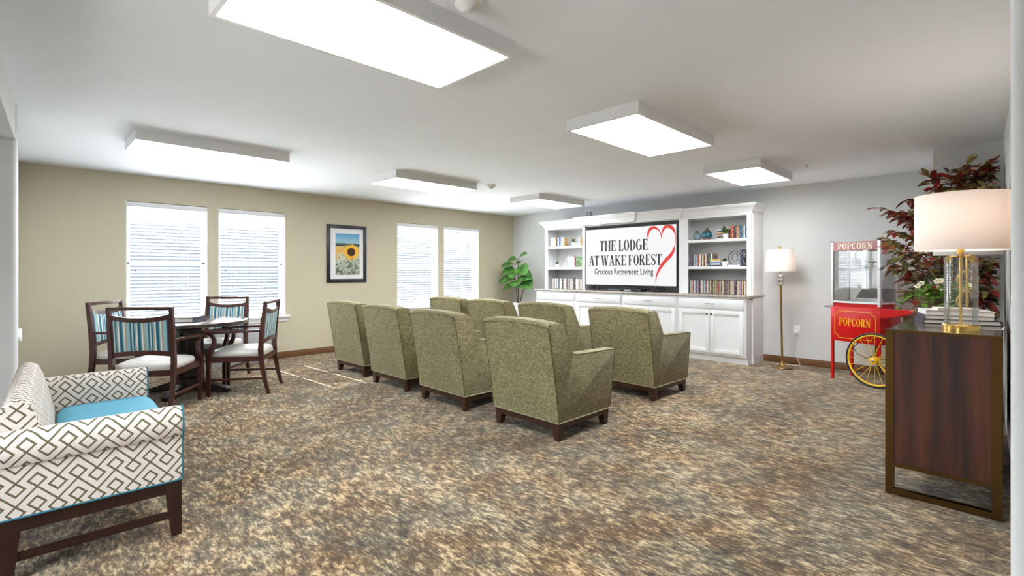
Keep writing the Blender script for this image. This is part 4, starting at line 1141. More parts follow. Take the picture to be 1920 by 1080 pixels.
# wall unit below the sill behind the table
t = thing('wall_heater', 'low grey wall heater under the window sill behind the round table', 'heater', (1.98, YW - 0.002, 0.0))
MB().box(-0.5, 0.5, -0.16, 0, 0.10, 0.50, 0, 0.012).box(-0.47, 0.47, -0.13, 0, 0.0, 0.10).obj('casing', 'acgrey', t)
mb = MB()
for i in range(10): mb.box(-0.44, 0.2, -0.15 + i * 0.013, -0.146 + i * 0.013, 0.498, 0.506)
mb.obj('grille', 'darkgrey', t, smooth=False)

# ------------------------------------------------------------------ settee
st = thing('settee', 'patterned settee with teal seat and dark legs at the left edge', 'settee', (0.55, 2.80, 0), math.radians(-2.2))
LS = 1.34
for s, oy in ((1, 0), (-1, LS)):
    # upright arm panel with a fuller rolled top sewn on above the seam
    low = [(0.0, 0.268), (0.0, 0.484), (0.084, 0.484), (0.084, 0.268)]
    top = [(0.002, 0.478), (-0.012, 0.482), (-0.022, 0.505), (-0.025, 0.535), (-0.020, 0.575), (-0.004, 0.604), (0.022, 0.618), (0.048, 0.614), (0.070, 0.596), (0.083, 0.56), (0.086, 0.50), (0.0865, 0.42), (0.05, 0.42), (0.05, 0.478)]
    for nm, sec, off in (('arm_panel', low, (0, 0)), ('arm', top, (0.031, 0.037))):
        sec = [(oy + s * y, z) for y, z in sec]
        rings = []
        for x, g in ((-0.615, 0.0), (-0.30, 0.0), (-0.02, 0.0), (0.0, 0.004)):
            cy = oy + s * 0.04
            rings.append([(x, y + (cy - y) * (0.08 if g and nm == 'arm' else 0), z - (0.004 if g and z > 0.6 else 0)) for y, z in sec])
        MB().loft(rings).obj(nm, 'lattice', st, uv=True, angle=42, off=off)
    edge = [(oy + s * y, z) for y, z in [(0.0, 0.268), (0.0, 0.478)] + top[1:-2] + [(0.086, 0.268)]]
    MB().tube([(0.001, y, z) for y, z in edge], 0.004, 6).tube([(0.001, oy, 0.266), (-0.615, oy - s * 0.001, 0.266)], 0.0045, 6).obj('arm_piping', 'tealpipe', st)
bk = [(-0.62, 0.27), (-0.625, 0.66), (-0.612, 0.705), (-0.585, 0.728), (-0.555, 0.728), (-0.528, 0.708), (-0.508, 0.66), (-0.478, 0.55), (-0.455, 0.45), (-0.44, 0.27)]
rings = [[(x + dx * (-0.53 - x), y, z - dx * 0.3 * max(0, z - 0.6)) for x, z in bk] for y, dx in ((0.066, 0.12), (0.078, 0.0), (LS / 2, 0.0), (LS - 0.078, 0.0), (LS - 0.066, 0.12))]
MB().loft(rings).obj('backrest', 'lattice', st, uv=True, angle=40)
rings = []
for f, z in ((0.985, 0.30), (1.0, 0.31), (1.0, 0.405), (0.985, 0.43), (0.93, 0.447), (0.7, 0.458), (0.2, 0.462)):
    ring = []
    for j in range(40):
        a = 2 * PI * j / 40; c, s_ = math.cos(a), math.sin(a); p = 9
        k = 1 / ((abs(c) ** p + abs(s_) ** p) ** (1 / p))
        ring.append((-0.218 + 0.232 * c * k * f, LS / 2 + (LS / 2 - 0.085) * s_ * k * f, z))
    rings.append(ring)
MB().loft(rings).obj('seat_cushion', 'teal', st, angle=60)
MB().box(-0.50, -0.006, 0.086, LS - 0.086, 0.262, 0.302).obj('seat_deck', 'lattice', st, uv=True, smooth=False)
mb = MB().box(-0.60, -0.012, 0.012, 0.035, 0.205, 0.264).box(-0.60, -0.012, LS - 0.035, LS - 0.012, 0.205, 0.264).box(-0.035, -0.012, 0.035, LS - 0.035, 0.205, 0.264).box(-0.60, -0.578, 0.035, LS - 0.035, 0.205, 0.264)
mb.obj('apron', 'darkleg', st, smooth=False)
for xo, dx in ((-0.002, -1), (-0.615, 1)):
    for yo, s in ((0.006, 1), (LS - 0.006, -1)):
        top = [(xo, yo), (xo + dx * 0.068, yo), (xo + dx * 0.068, yo + s * 0.045), (xo, yo + s * 0.045)]
        bot = [(xo, yo), (xo + dx * 0.040, yo), (xo + dx * 0.040, yo + s * 0.036), (xo, yo + s * 0.036)]
        MB().hexa([(x, y, 0) for x, y in bot], [(x, y, 0.264) for x, y in top]).obj('leg', 'darkleg', st, smooth=False)
for y in (0.018, LS - 0.036): MB().box(-0.58, -0.04, y, y + 0.018, 0.083, 0.115).obj('stretcher', 'darkleg', st, smooth=False)

# ------------------------------------------------------------------ picture on the olive wall
t = thing('framed_picture', 'black framed sunflower photograph on the olive wall between window pairs', 'picture', (3.690, YW, 1.09))
hw, hh = 0.334, 0.91
mb = MB(); fw = 0.055
for x0, x1, z0, z1 in ((-hw, -hw + fw, 0, hh), (hw - fw, hw, 0, hh), (-hw + fw, hw - fw, 0, fw), (-hw + fw, hw - fw, hh - fw, hh)):
    mb.box(x0, x1, -0.03, -0.001, z0, z1, 0, 0.006)
mb.obj('frame', 'frameblack', t)
MB().box(-hw + fw - 0.005, hw - fw + 0.005, -0.014, -0.002, fw - 0.005, hh - fw + 0.005).obj('mat_board', 'matboard', t, smooth=False)
pr = MB().box(-0.194, 0.213, -0.0152, -0.013, 0.117, 0.773).obj('print', 'print', t, smooth=False)
mb = MB(); cx, cz = 0.070, 0.485
for ring_, (n, r0, r1, wd, k) in enumerate(((22, 0.06, 0.145, 0.032, 0), (22, 0.05, 0.115, 0.030, 0), (20, 0.045, 0.078, 0.022, 2))):
    for i in range(n):
        a = 2 * PI * (i + 0.5 * ring_) / n + random.uniform(-.05, .05); L = r1 * random.uniform(0.88, 1.05)
        c, s_ = math.cos(a), math.sin(a); yy = -0.0154 - 0.0004 * ring_
        q = [(r0, 0), ((r0 + L) / 2, wd / 2), (L, 0), ((r0 + L) / 2, -wd / 2)]
        pts = []
        for u, v in q:
            x, z = cx + c * u - s_ * v, cz + s_ * u + c * v
            pts.append((min(0.2125, x), yy, z))
        mb.add(pts, [(0, 1, 2, 3)], k)
mb.add([(cx + 0.066 * math.cos(2 * PI * i / 24), -0.0168, cz + 0.066 * math.sin(2 * PI * i / 24)) for i in range(24)], [tuple(range(24))], 1)
mb.add([(cx + 0.012, -0.0155, 0.119), (cx + 0.024, -0.0155, 0.119), (cx + 0.016, -0.0155, 0.40), (cx + 0.006, -0.0155, 0.40)], [(0, 1, 2, 3)], 3)
mb.obj('sunflower', ['petal', 'seedhead', 'ring', 'leaf_succ'], pr, smooth=False)

# ------------------------------------------------------------------ tall leafy plant in the corner
random.seed(21)
t = thing('fiddle_leaf_plant', 'green broad-leaved plant on three stems in the far corner', 'plant', (7.06, 6.90, 0))
MB().lathe([(0.13, 0), (0.15, 0.02), (0.17, 0.60), (0.175, 0.64), (0.155, 0.64), (0.15, 0.58)], n=28).obj('planter', 'ceramic', t)
MB().lathe([(0.15, 0.57), (0.001, 0.60)], n=20).obj('soil', 'soil', t)
stems = [[(0.0, 0.02, 0.58), (0.0, 0.05, 0.9), (0.0, 0.10, 1.12), (0, 0.14, 1.36)], [(0, 0, 0.58), (0, 0.0, 1.0), (0, 0.0, 1.3), (0, 0.01, 1.52)], [(0, -0.03, 0.58), (0.0, -0.12, 0.85), (0.0, -0.2, 1.02), (0, -0.24, 1.14)]]
mb = MB()
for s in stems: mb.tube(s, [0.012, 0.010, 0.008, 0.005], 8)
mb.obj('stems', 'stem', t)
mb = MB()
LV = [((0, 0.02, 1.50), (-0.3, 0.9, 0.1), 0.20, 0.12), ((0, 0.0, 1.52), (-0.3, -0.9, 0.5), 0.24, 0.10), ((0, 0.12, 1.36), (-0.4, 0.9, -0.35), 0.30, 0.16), ((0, 0.06, 1.40), (-0.9, 0.3, 0.05), 0.26, 0.18),
      ((0, 0.0, 1.36), (-0.5, -0.9, -0.25), 0.30, 0.22), ((0, 0.0, 1.28), (-0.9, -0.3, -0.2), 0.28, 0.20), ((0, 0.08, 1.10), (-0.4, 0.95, 0.1), 0.33, 0.17), ((0, 0.05, 1.12), (-0.8, 0.5, -0.1), 0.26, 0.16),
      ((0, -0.02, 1.14), (-0.4, -0.9, 0.15), 0.36, 0.22), ((0, -0.15, 1.10), (-0.5, -0.9, -0.35), 0.28, 0.20), ((0, 0.0, 1.10), (-0.8, -0.4, -0.2), 0.27, 0.20), ((0, 0.06, 0.98), (-0.6, 0.8, -0.1), 0.24, 0.13),
      ((0, -0.2, 1.0), (-0.8, -0.1, -0.1), 0.17, 0.14), ((0, -0.2, 1.02), (-0.3, -0.9, -0.05), 0.18, 0.10), ((0, 0.02, 1.22), (-0.7, 0.5, 0.3), 0.24, 0.17), ((0, 0.0, 1.4), (0.5, 0.3, 0.4), 0.2, 0.14)]
for b, d, L, W in LV:
    leafblade(mb, Vector(b) + Vector(d) * 0.03, d, (-0.75, 0, 0.8), L * 1.12, W * 1.45, 0, 0.3, 7)
    mb.tube([b, tuple(Vector(b) + Vector(d).normalized() * 0.05)], 0.004, 5, 1)
mb.obj('leaves', ['leaf_green', 'stem'], t, angle=70)

# ------------------------------------------------------------------ floor lamp and outlet
t = thing('floor_lamp', 'brass floor lamp with crystal balls and white shade beside the right bookcase', 'floor lamp', (7.05, 2.06, 0))
t.rotation_euler = (math.radians(-1.1), 0, 0)
MB().lathe([(0.119, 0), (0.122, 0.008), (0.117, 0.016), (0.06, 0.03), (0.03, 0.05), (0.018, 0.08), (0.013, 0.10)], n=32).obj('base', 'brass', t)
MB().lathe([(0.0125, 0.09), (0.0125, 1.06), (0.018, 1.063), (0.018, 1.07), (0.01, 1.075)], n=14).obj('pole', 'brass', t)
mb = MB()
for z, r in ((1.10, 0.036), (1.155, 0.036), (1.205, 0.030)): mb.ball((0, 0, z), r, 0, 10, (1, 1, 0.8))
mb.lathe([(0.034, 1.122), (0.036, 1.126), (0.034, 1.130)], n=20).lathe([(0.034, 1.176), (0.036, 1.180), (0.034, 1.184)], n=20)
mb.obj('crystal_balls', 'crystal', t)
MB().lathe([(0.008, 1.225), (0.008, 1.53)], n=10).obj('upper_stem', 'brass', t)
def shade(r0, r1, z0, z1, parent, name='lamp_shade', n=48):
    e = 0.003
    return MB().loft([[(r * math.cos(2 * PI * j / n), r * math.sin(2 * PI * j / n), z) for j in range(n)] for r, z in ((r0, z0), (r1, z1), (r1 - e, z1), (r0 - e, z0))], closed=True, caps=False).obj(name, 'shade', parent, angle=50)
shade(0.186, 0.158, 1.262, 1.545, t)
MB().tube([(-0.155, 0, 1.538), (0.155, 0, 1.538)], 0.002, 6).tube([(0, -0.155, 1.538), (0, 0.155, 1.538)], 0.002, 6).obj('shade_spider', 'brass', t)
MB().lathe([(0.006, 1.53), (0.006, 1.555), (0.016, 1.562), (0.018, 1.575), (0.008, 1.59)], n=14).obj('finial', 'gold', t)
def bulb(parent, z, watts, colour=(1.0, 0.90, 0.80)):
    L = bpy.data.lights.new('lamp_bulb', 'POINT'); L.energy = watts; L.color = colour; L.shadow_soft_size = 0.03
    o = bpy.data.objects.new('lamp_bulb', L); C.objects.link(o); o.parent = parent; o.location = (0, 0, z)
bulb(t, 1.40, 2.5)
t = thing('wall_outlet', 'white wall outlet with lamp plug between floor lamp and popcorn cart', 'outlet', (XW, 2.0, 0.465))
MB().box(-0.007, 0, -0.038, 0.038, -0.062, 0.062, 0, 0.003).obj('cover_plate', 'plate', t)
MB().box(-0.010, -0.006, -0.016, 0.016, 0.012, 0.042, 0, 0.003).box(-0.010, -0.006, -0.016, 0.016, -0.042, -0.012, 0, 0.003).obj('socket', 'trim', t)
mb = MB().box(-0.045, -0.0105, -0.012, 0.012, -0.038, -0.014, 0, 0.004)
mb.obj('plug', 'plate', t)
mb = MB().tube([(7.42, 2.0, 0.438), (7.41, 2.03, 0.41), (7.42, 2.0, 0.36), (7.41, 2.03, 0.32), (7.42, 2.03, 0.2), (7.42, 2.0, 0.12), (7.39, 1.95, 0.03), (7.35, 1.93, 0.005), (7.33, 2.06, 0.005), (7.28, 2.2, 0.005), (7.18, 2.13, 0.006)], 0.004, 6)
tag(mb.obj('lamp_cord', 'cable'), 'white cord hanging from the outlet and lying on the carpet', 'cord')

# ------------------------------------------------------------------ popcorn cart
t = thing('popcorn_cart', 'red popcorn cart with glass case, yellow spoked wheels and fold-out shelf', 'popcorn cart', (6.79, 1.46, 0), math.radians(-109.4))
W, D = 0.527, 0.40
MB().box(0, W, 0, D, 0.455, 0.855, 0, 0.003).obj('cart_body', 'red', t)
for x, y in ((0.0, 0.0), (0.0, D - 0.026)):
    MB().box(x + 0.001, x + 0.027, y + 0.001, y + 0.025, 0, 0.457).obj('leg', 'red', t, smooth=False)
# yellow border line with notched corners and lettering on the front
mb = MB()
xa, xb, za, zb, r = 0.045, 0.485, 0.495, 0.805, 0.045
pts = []
for cx, cz, a0 in ((xa, za, 90), (xb, za, 180), (xb, zb, 270), (xa, zb, 0)):
    arcp = [(cx + r * math.cos(math.radians(a0 - 90 * i / 6)), cz + r * math.sin(math.radians(a0 - 90 * i / 6))) for i in range(7)]
    pts += arcp
mb.tube([(x, -0.001, z) for x, z in pts], 0.0032, 6, 0, True)
mb.obj('border_line', 'yellow', t)
letters_mb(word('POPCORN', 0.335, 0.088, 0.17, 0.10), lambda u, v: (0.098 + u, -0.0005, 0.640 + v), (0, -0.0015, 0)).obj('front_lettering', 'yellow', t, smooth=False)
# glass case
cz0, cz1, CD, CO = 0.900, 1.605, 0.335, 0.0
MB().box(0.02, W - 0.02, 0.02, CD - 0.02, 0.8552, cz0).obj('case_plinth', 'red', t, smooth=False)
p = 0.026
for x in (0.0, W - p):
    for y in (0.0, CD - p):
        q = MB().box(x, x + p, y, y + p, 0.872, cz1, 0, 0.002).obj('corner_post', 'alu', t)
        MB().box(x - 0.002, x + p + 0.002, y - 0.002, y + p + 0.002, cz1, cz1 + 0.010).obj('post_cap', 'blackcap', q, smooth=False)
mb = MB()
for y in (0.004, CD - 0.02): mb.box(p, W - p, y, y + 0.016, cz0, cz0 + 0.022)
for x in (0.004, W - 0.02): mb.box(x, x + 0.016, p, CD - p, cz0, cz0 + 0.022)
mb.obj('bottom_frame', 'alu', t, smooth=False)
for nm, b in (('front_glass', (p, W - p, 0.010, 0.014, cz0 + 0.022, 1.505)), ('side_glass', (W - 0.014, W - 0.010, p, CD - p, cz0 + 0.022, 1.505)), ('side_glass', (0.010, 0.014, p, CD - p, cz0 + 0.022, 1.505))):
    MB().box(*b).obj(nm, 'caseglass', t, smooth=False)
MB().box(p, W - p, CD - 0.014, CD - 0.010, cz0 + 0.022, 1.505).obj('rear_panel', 'caseglass', t, smooth=False)
sg = MB().box(p, W - p, 0.004, 0.010, 1.505, cz1 - 0.002).obj('front_sign', 'pinksign', t, smooth=False)
letters_mb(word('POPCORN', 0.375, 0.072, 0.18, 0.09), lambda u, v: (0.078 + u, 0.0038, 1.517 + v), (0, -0.0015, 0)).obj('sign_lettering', 'cream', sg, smooth=False)
sg = MB().box(W - 0.010, W - 0.004, p, CD - p, 1.505, cz1 - 0.002).box(0.004, 0.010, p, CD - p, 1.505, cz1 - 0.002).box(p, W - p, CD - 0.010, CD - 0.004, 1.505, cz1 - 0.002).obj('side_sign', 'redsign', t, smooth=False)
letters_mb(word('POPCORN', 0.245, 0.070, 0.18, 0.09), lambda u, v: (W - 0.0038, 0.045 + u, 1.517 + v), (0.0015, 0, 0)).obj('sign_lettering', 'amber', sg, smooth=False)
MB().box(0.012, W - 0.012, 0.012, CD - 0.012, cz1 - 0.02, cz1 - 0.006).obj('roof_panel', 'alu', t, smooth=False)
kt = MB().lathe([(0.05, 1.30), (0.055, 1.302), (0.055, 1.40), (0.06, 1.405), (0.02, 1.42)], (0.165, 0.19, 0), 26).obj('kettle', 'steel', t)
MB().lathe([(0.012, 1.41), (0.012, 1.585)], (0.165, 0.19, 0), 10).tube([(0.165, 0.19, 1.34), (0.29, 0.16, 1.32), (0.42, 0.15, 1.32), (0.44, 0.17, 1.35), (0.40, 0.18, 1.37), (0.27, 0.19, 1.37)], 0.006, 8).obj('kettle_handle', 'chrome', kt)
MB().box(0.215, 0.245, 0.26, 0.285, cz0 + 0.003, 1.58).obj('kettle_mast', 'steel', t, smooth=False)
MB().box(0.03, W - 0.03, 0.03, CD - 0.03, cz0, cz0 + 0.006).prism([(0.10, cz0 + 0.006), (0.30, cz0 + 0.006), (0.30, cz0 + 0.17), (0.26, cz0 + 0.17), (0.12, cz0 + 0.06)], 'x', 0.21, 0.50).obj('crumb_tray', 'steel', t, smooth=False)
# fold-out shelf and gusset
sh = MB().box(W, W + 0.315, 0.0, 0.335, 0.842, 0.856, 0, 0.002).obj('shelf', 'red', t)
mb = MB()
for y in (0.0, 0.325): mb.prism([(W, 0.845), (W + 0.315, 0.845), (W + 0.315, 0.822), (W + 0.04, 0.755), (W, 0.755)], 'y', y, y + 0.008)
mb.box(W + 0.307, W + 0.315, 0, 0.333, 0.822, 0.845)
mb.obj('shelf_apron', 'red', sh, smooth=False)
hd_ = MB().tube([(-0.002, 0.1, 0.835), (-0.06, 0.1, 0.83), (-0.085, 0.1, 0.845)], [0.030, 0.020, 0.012], 12).tube([(-0.002, 0.31, 0.835), (-0.06, 0.31, 0.83), (-0.085, 0.31, 0.845)], [0.030, 0.020, 0.012], 12).tube([(-0.085, 0.02, 0.845), (-0.085, 0.39, 0.845)], 0.011, 12).obj('push_handle', 'steel', t)
for yw in (-0.088, 0.46):
    wh = MB().torus((0.52, yw, 0.30), 0.286, 0.013, 'y', 48, 10).obj('wheel', 'rubber', t)
    MB().torus((0.52, yw, 0.30), 0.270, 0.011, 'y', 48, 8).obj('rim', 'yellow', wh)
    mb = MB()
    for i in range(20):
        a = 2 * PI * i / 20; off = 0.018 * (1 if i % 2 else -1); tw = 0.25 * (1 if i % 4 < 2 else -1)
        mb.tube([(0.52 + 0.03 * math.cos(a + tw), yw + off, 0.30 + 0.03 * math.sin(a + tw)), (0.52 + 0.265 * math.cos(a), yw, 0.30 + 0.265 * math.sin(a))], 0.0028, 6)
    mb.obj('spokes', 'yellow', wh)
    mb = MB(); mb.T = Matrix.Translation((0.52, yw, 0.30)) @ Matrix.Rotation(PI / 2, 4, 'X')
    mb.lathe([(0.014, -0.034), (0.036, -0.03), (0.03, -0.02), (0.022, 0.0), (0.03, 0.02), (0.036, 0.03), (0.016, 0.034)], n=20, k=0).lathe([(0.014, 0.033), (0.014, 0.042), (0.006, 0.046)], n=12, k=1)
    mb.obj('hub', ['yellow', 'chrome'], wh)
mb = MB(); mb.T = Matrix.Translation((0.52, 0, 0.30)) @ Matrix.Rotation(PI / 2, 4, 'X')
mb.lathe([(0.010, 0.09), (0.010, -0.46)], n=12)
mb.obj('axle', 'steel', t)
for y in (0.0, D - 0.028):
    MB().box(W - 0.032, W - 0.002, y + 0.001, y + 0.026, 0.285, 0.457).obj('axle_bracket', 'red', t, smooth=False)
MB().tube([(0.26, 0.1, 0.455), (0.24, 0.02, 0.40), (0.30, -0.02, 0.34), (0.40, -0.02, 0.30), (0.5, 0.0, 0.36)], 0.005, 6).obj('power_cord', 'black', t)

# ------------------------------------------------------------------ sideboards
def make_sideboard(label, loc, L):
    t = thing('sideboard', label, 'sideboard', loc, 0, 'dark wood sideboards with brass frames')
    Dp = 0.475; zt = 0.935
    for x in (0.0, L - 0.035):
        fr = MB()
        for y in (0.0, Dp - 0.038): fr.box(x, x + 0.035, y, y + 0.038, 0, zt)
        fr.box(x, x + 0.035, 0.038, Dp - 0.038, 0.003, 0.036).box(x, x + 0.035, 0.038, Dp - 0.038, 0.160, 0.180).box(x, x + 0.035, 0.038, Dp - 0.038, zt - 0.014, zt)
        fr.obj('end_frame', 'dbrass', t, smooth=False)
        MB().box(x + 0.006, x + 0.03, 0.038, Dp - 0.038, 0.180, zt - 0.014).obj('side_panel', 'sidewood', t, smooth=False)
    MB().box(0.035, L - 0.035, 0.004, Dp - 0.022, 0.172, 0.905).obj('carcass', 'sidewood', t, smooth=False)
    MB().box(0.035, L - 0.035, 0.004, Dp - 0.004, 0.905, zt - 0.004).obj('top', 'sidetop', t, smooth=False)
    for x0, x1, hx in ((0.038, L / 2 - 0.002, L / 2 - 0.04), (L / 2 + 0.002, L - 0.038, L / 2 + 0.04)):
        d = MB().box(x0, x1, Dp - 0.0215, Dp - 0.002, 0.178, 0.902, 0, 0.002).obj('door', 'sidewood', t)
        MB().tube([(hx, Dp - 0.002, 0.46), (hx, Dp + 0.022, 0.47), (hx, Dp + 0.022, 0.61), (hx, Dp - 0.002, 0.62)], 0.005, 8).obj('handle', 'dbrass', d)
    return t
make_sideboard('dark walnut sideboard with brass end frame, nearest on the right under the lit lamp', (3.50, 0.010, 0), 1.02)
make_sideboard('second walnut sideboard behind the nearest one, mostly hidden, flower basket on top', (4.535, 0.050, 0), 0.86)
ZSB = 0.932

def table_lamp(loc, label, watts, ribbon=False):
    t = thing('table_lamp', label, 'table lamp', loc, 0, 'gold and white drum-shade table lamps')
    MB().lathe([(0.082, 0), (0.082, 0.030), (0.078, 0.034)], n=40).obj('base', 'gold', t)
    if not ribbon:
        MB().box(0.002, 0.016, -0.083, -0.070, 0.006, 0.018).obj('switch', 'black', t)
        e = 0.004; n = 40
        MB().loft([[(r * math.cos(2 * PI * j / n), r * math.sin(2 * PI * j / n), z) for j in range(n)] for r, z in ((0.0735, 0.034), (0.0735, 0.415), (0.0705, 0.415), (0.0705, 0.034))], closed=True, caps=False).obj('glass_cylinder', 'glass', t)
        mb = MB()
        for a in (45, 135, 225, 315):
            c, s_ = math.cos(math.radians(a)), math.sin(math.radians(a))
            mb.box(c * 0.068 - 0.009, c * 0.068 + 0.009, s_ * 0.068 - 0.009, s_ * 0.068 + 0.009, 0.385, 0.422)
            mb.tube([(0, 0, 0.418), (c * 0.068, s_ * 0.068, 0.418)], 0.004, 6)
        mb.obj('glass_clips', 'gold', t, smooth=False)
        MB().lathe([(0.0075, 0.02), (0.0075, 0.43), (0.017, 0.432), (0.017, 0.47), (0.008, 0.472), (0.008, 0.60)], n=16).obj('stem', 'gold', t)
    else:
        mb = MB().lathe([(0.012, 0.02), (0.012, 0.06), (0.008, 0.062), (0.008, 0.60)], n=14)
        for ph in (0, PI):
            mb.tube([(0.0, 0.055 * math.sin(2.0 * PI * i / 24 + ph), 0.045 + 0.30 * i / 24) for i in range(25)], 0.006, 8)
        mb.obj('twisted_stem', 'gold', t)
    R_ = 0.184 if ribbon else 0.206
    shade(R_, R_ - 0.002, 0.448 if ribbon else 0.452, 0.71 if ribbon else 0.768, t)
    zt_ = 0.70 if ribbon else 0.757
    mb = MB()
    for a in (0, 120, 240):
        mb.tube([(0, 0, 0.56), ((R_ - 0.005) * math.cos(math.radians(a)), (R_ - 0.005) * math.sin(math.radians(a)), zt_)], 0.0022, 6)
    mb.obj('shade_spider', 'gold', t)
    if watts: bulb(t, 0.63, watts)
    return t
table_lamp((3.775, 0.179, ZSB), 'glass column table lamp with gold base and lit drum shade, nearest camera', 3.4)
table_lamp((4.74, 0.192, 0.932), 'white drum shade lamp with looped gold stem, behind the glass column lamp', 0, True)
mb = MB().tube([(3.80, 0.10, ZSB + 0.012), (3.82, 0.06, ZSB + 0.006), (3.90, 0.012, ZSB + 0.005), (4.05, 0.006, ZSB + 0.005)], 0.0035, 6)
tag(mb.obj('lamp_cord', 'cable'), 'white cord trailing from the gold lamp base across the sideboard', 'cord')
# books behind the lamp
z = ZSB
for i, (L, Dd, th, c, sh, lb) in enumerate(((0.37, 0.28, 0.028, 'navy', 0, 'lowest large navy-edged book of the pile behind the glass lamp'), (0.335, 0.26, 0.028, 'navy', 0.006, 'middle white and navy book of the pile behind the glass lamp'), (0.33, 0.25, 0.030, 'whitecover', 0.012, 'thick white book, third up in the pile behind the glass lamp'), (0.20, 0.16, 0.014, 'page', 0.07, 'small pale book on top of the pile behind the glass lamp'))):
    t = thing('large_book', lb, 'book', (4.107 + sh * 0.2, 0.372 - sh, z), math.radians(-75), 'pile of large books on the near sideboard')
    MB().box(0, L, 0, Dd, 0, 0.003).box(0, L, 0, Dd, th - 0.003, th - 0.0004).box(0, 0.004, 0, Dd, 0.003, th - 0.003).obj('cover', c, t, smooth=False)
    MB().box(0.004, L - 0.005, 0.005, Dd - 0.005, 0.003, th - 0.003).obj('pages', 'page', t, smooth=False)
    z += th

# flower basket with ivy
random.seed(11)
t = thing('flower_basket', 'wicker basket of ivy and white flowers on the farther sideboard', 'flower basket', (5.12, 0.34, 0.931))
mb = MB(); n = 40
for i in range(11):
    z = 0.006 + i * 0.013; r = 0.125 + 0.018 * i / 10
    mb.torus((0, 0, z), r + (0.002 if i % 2 else -0.002), 0.0075, 'z', n, 6)
for j in range(20):
    a = 2 * PI * j / 20; mb.tube([(0.123 * math.cos(a), 0.123 * math.sin(a), 0.003), (0.145 * math.cos(a), 0.145 * math.sin(a), 0.15)], 0.005, 5)
mb.lathe([(0.12, 0.001), (0.12, 0.012), (0.001, 0.013)], n=24)
mb.obj('basket', 'wicker', t)
mb = MB()
def ivy(mb, p, d, s):
    d = Vector(d).normalized(); up = Vector((random.uniform(-.3, .3), random.uniform(-.3, .3), 1))
    sd_ = d.cross(up).normalized(); u = sd_.cross(d)
    o = [(0, 0), (0.35, 0.5), (0.45, 0.28), (0.7, 0.36), (0.66, 0.14), (1.0, 0), (0.66, -0.14), (0.7, -0.36), (0.45, -0.28), (0.35, -0.5)]
    vs = [Vector(p) + d * (a * s) + sd_ * (b * s) + u * (abs(b) * s * 0.2 - a * a * s * 0.25) for a, b in o] + [Vector(p) + d * (0.4 * s)]
    mb.add(vs, [(i, (i + 1) % 10, 10) for i in range(10)])
for i in range(230):
    a = random.uniform(0, 2 * PI); r = 0.19 * math.sqrt(random.random()); z = 0.15 + random.uniform(-0.01, 0.17) * (1 - r / 0.3)
    p = (r * math.cos(a), r * math.sin(a), z)
    ivy(mb, p, (math.cos(a) + random.uniform(-.4, .4), math.sin(a) + random.uniform(-.4, .4), random.uniform(-0.4, 0.7)), random.uniform(0.035, 0.06))
for i in range(11):
    a = random.uniform(0.15 * PI, 1.15 * PI); L = random.uniform(0.05, 0.15); q0 = Vector((0.13 * math.cos(a), 0.13 * math.sin(a), 0.16)); pts = []
    for j in range(6):
        f = j / 5; pts.append(q0 + Vector((math.cos(a), math.sin(a), 0)) * (0.02 + 0.13 * f) + Vector((0, 0, -L * f * f)))
    mb.tube(pts, 0.0018, 5)
    for j in range(1, 6):
        for s in (-1, 1): ivy(mb, pts[j], (math.cos(a + s * 1.1), math.sin(a + s * 1.1), random.uniform(-0.5, 0.3)), random.uniform(0.035, 0.055))
mb.obj('ivy_leaves', 'leaf_ivy', t, smooth=False)
for i in range(13):
    a = random.uniform(0.45 * PI, 1.6 * PI); r = random.uniform(0.08, 0.2); p = Vector((r * math.cos(a), r * math.sin(a), random.uniform(0.17, 0.27) - 0.2 * max(0, r - 0.15)))
    ax = Vector((-0.7, 0.2, 0.6)); fl = MB()
    for k in range(5):
        b = 2 * PI * k / 5; s1 = ax.cross(Vector((0, 0, 1))).normalized(); s2 = ax.cross(s1).normalized()
        leafblade(fl, p, s1 * math.cos(b) + s2 * math.sin(b) + ax * 0.4, ax, 0.026, 0.022, 0, 0.2, 3)
    fl.ball(p + ax * 0.008, 0.006, 1, 5)
    fl.obj('flower', ['petalwhite', 'yellow'], t)

# tall red-leaved plant standing behind the sideboards
random.seed(33)
NX, NY = 5.93, 0.305
t = thing('nandina_tree', 'tall potted tree with red and olive leaves behind the drum-shade lamps', 'tree', (NX, NY, 0))
MB().lathe([(0.14, 0), (0.16, 0.02), (0.19, 0.34), (0.2, 0.36), (0.175, 0.36), (0.17, 0.31)], n=28).obj('pot', 'wicker', t)
MB().lathe([(0.171, 0.30), (0.001, 0.33)], n=20).obj('soil', 'soil', t)
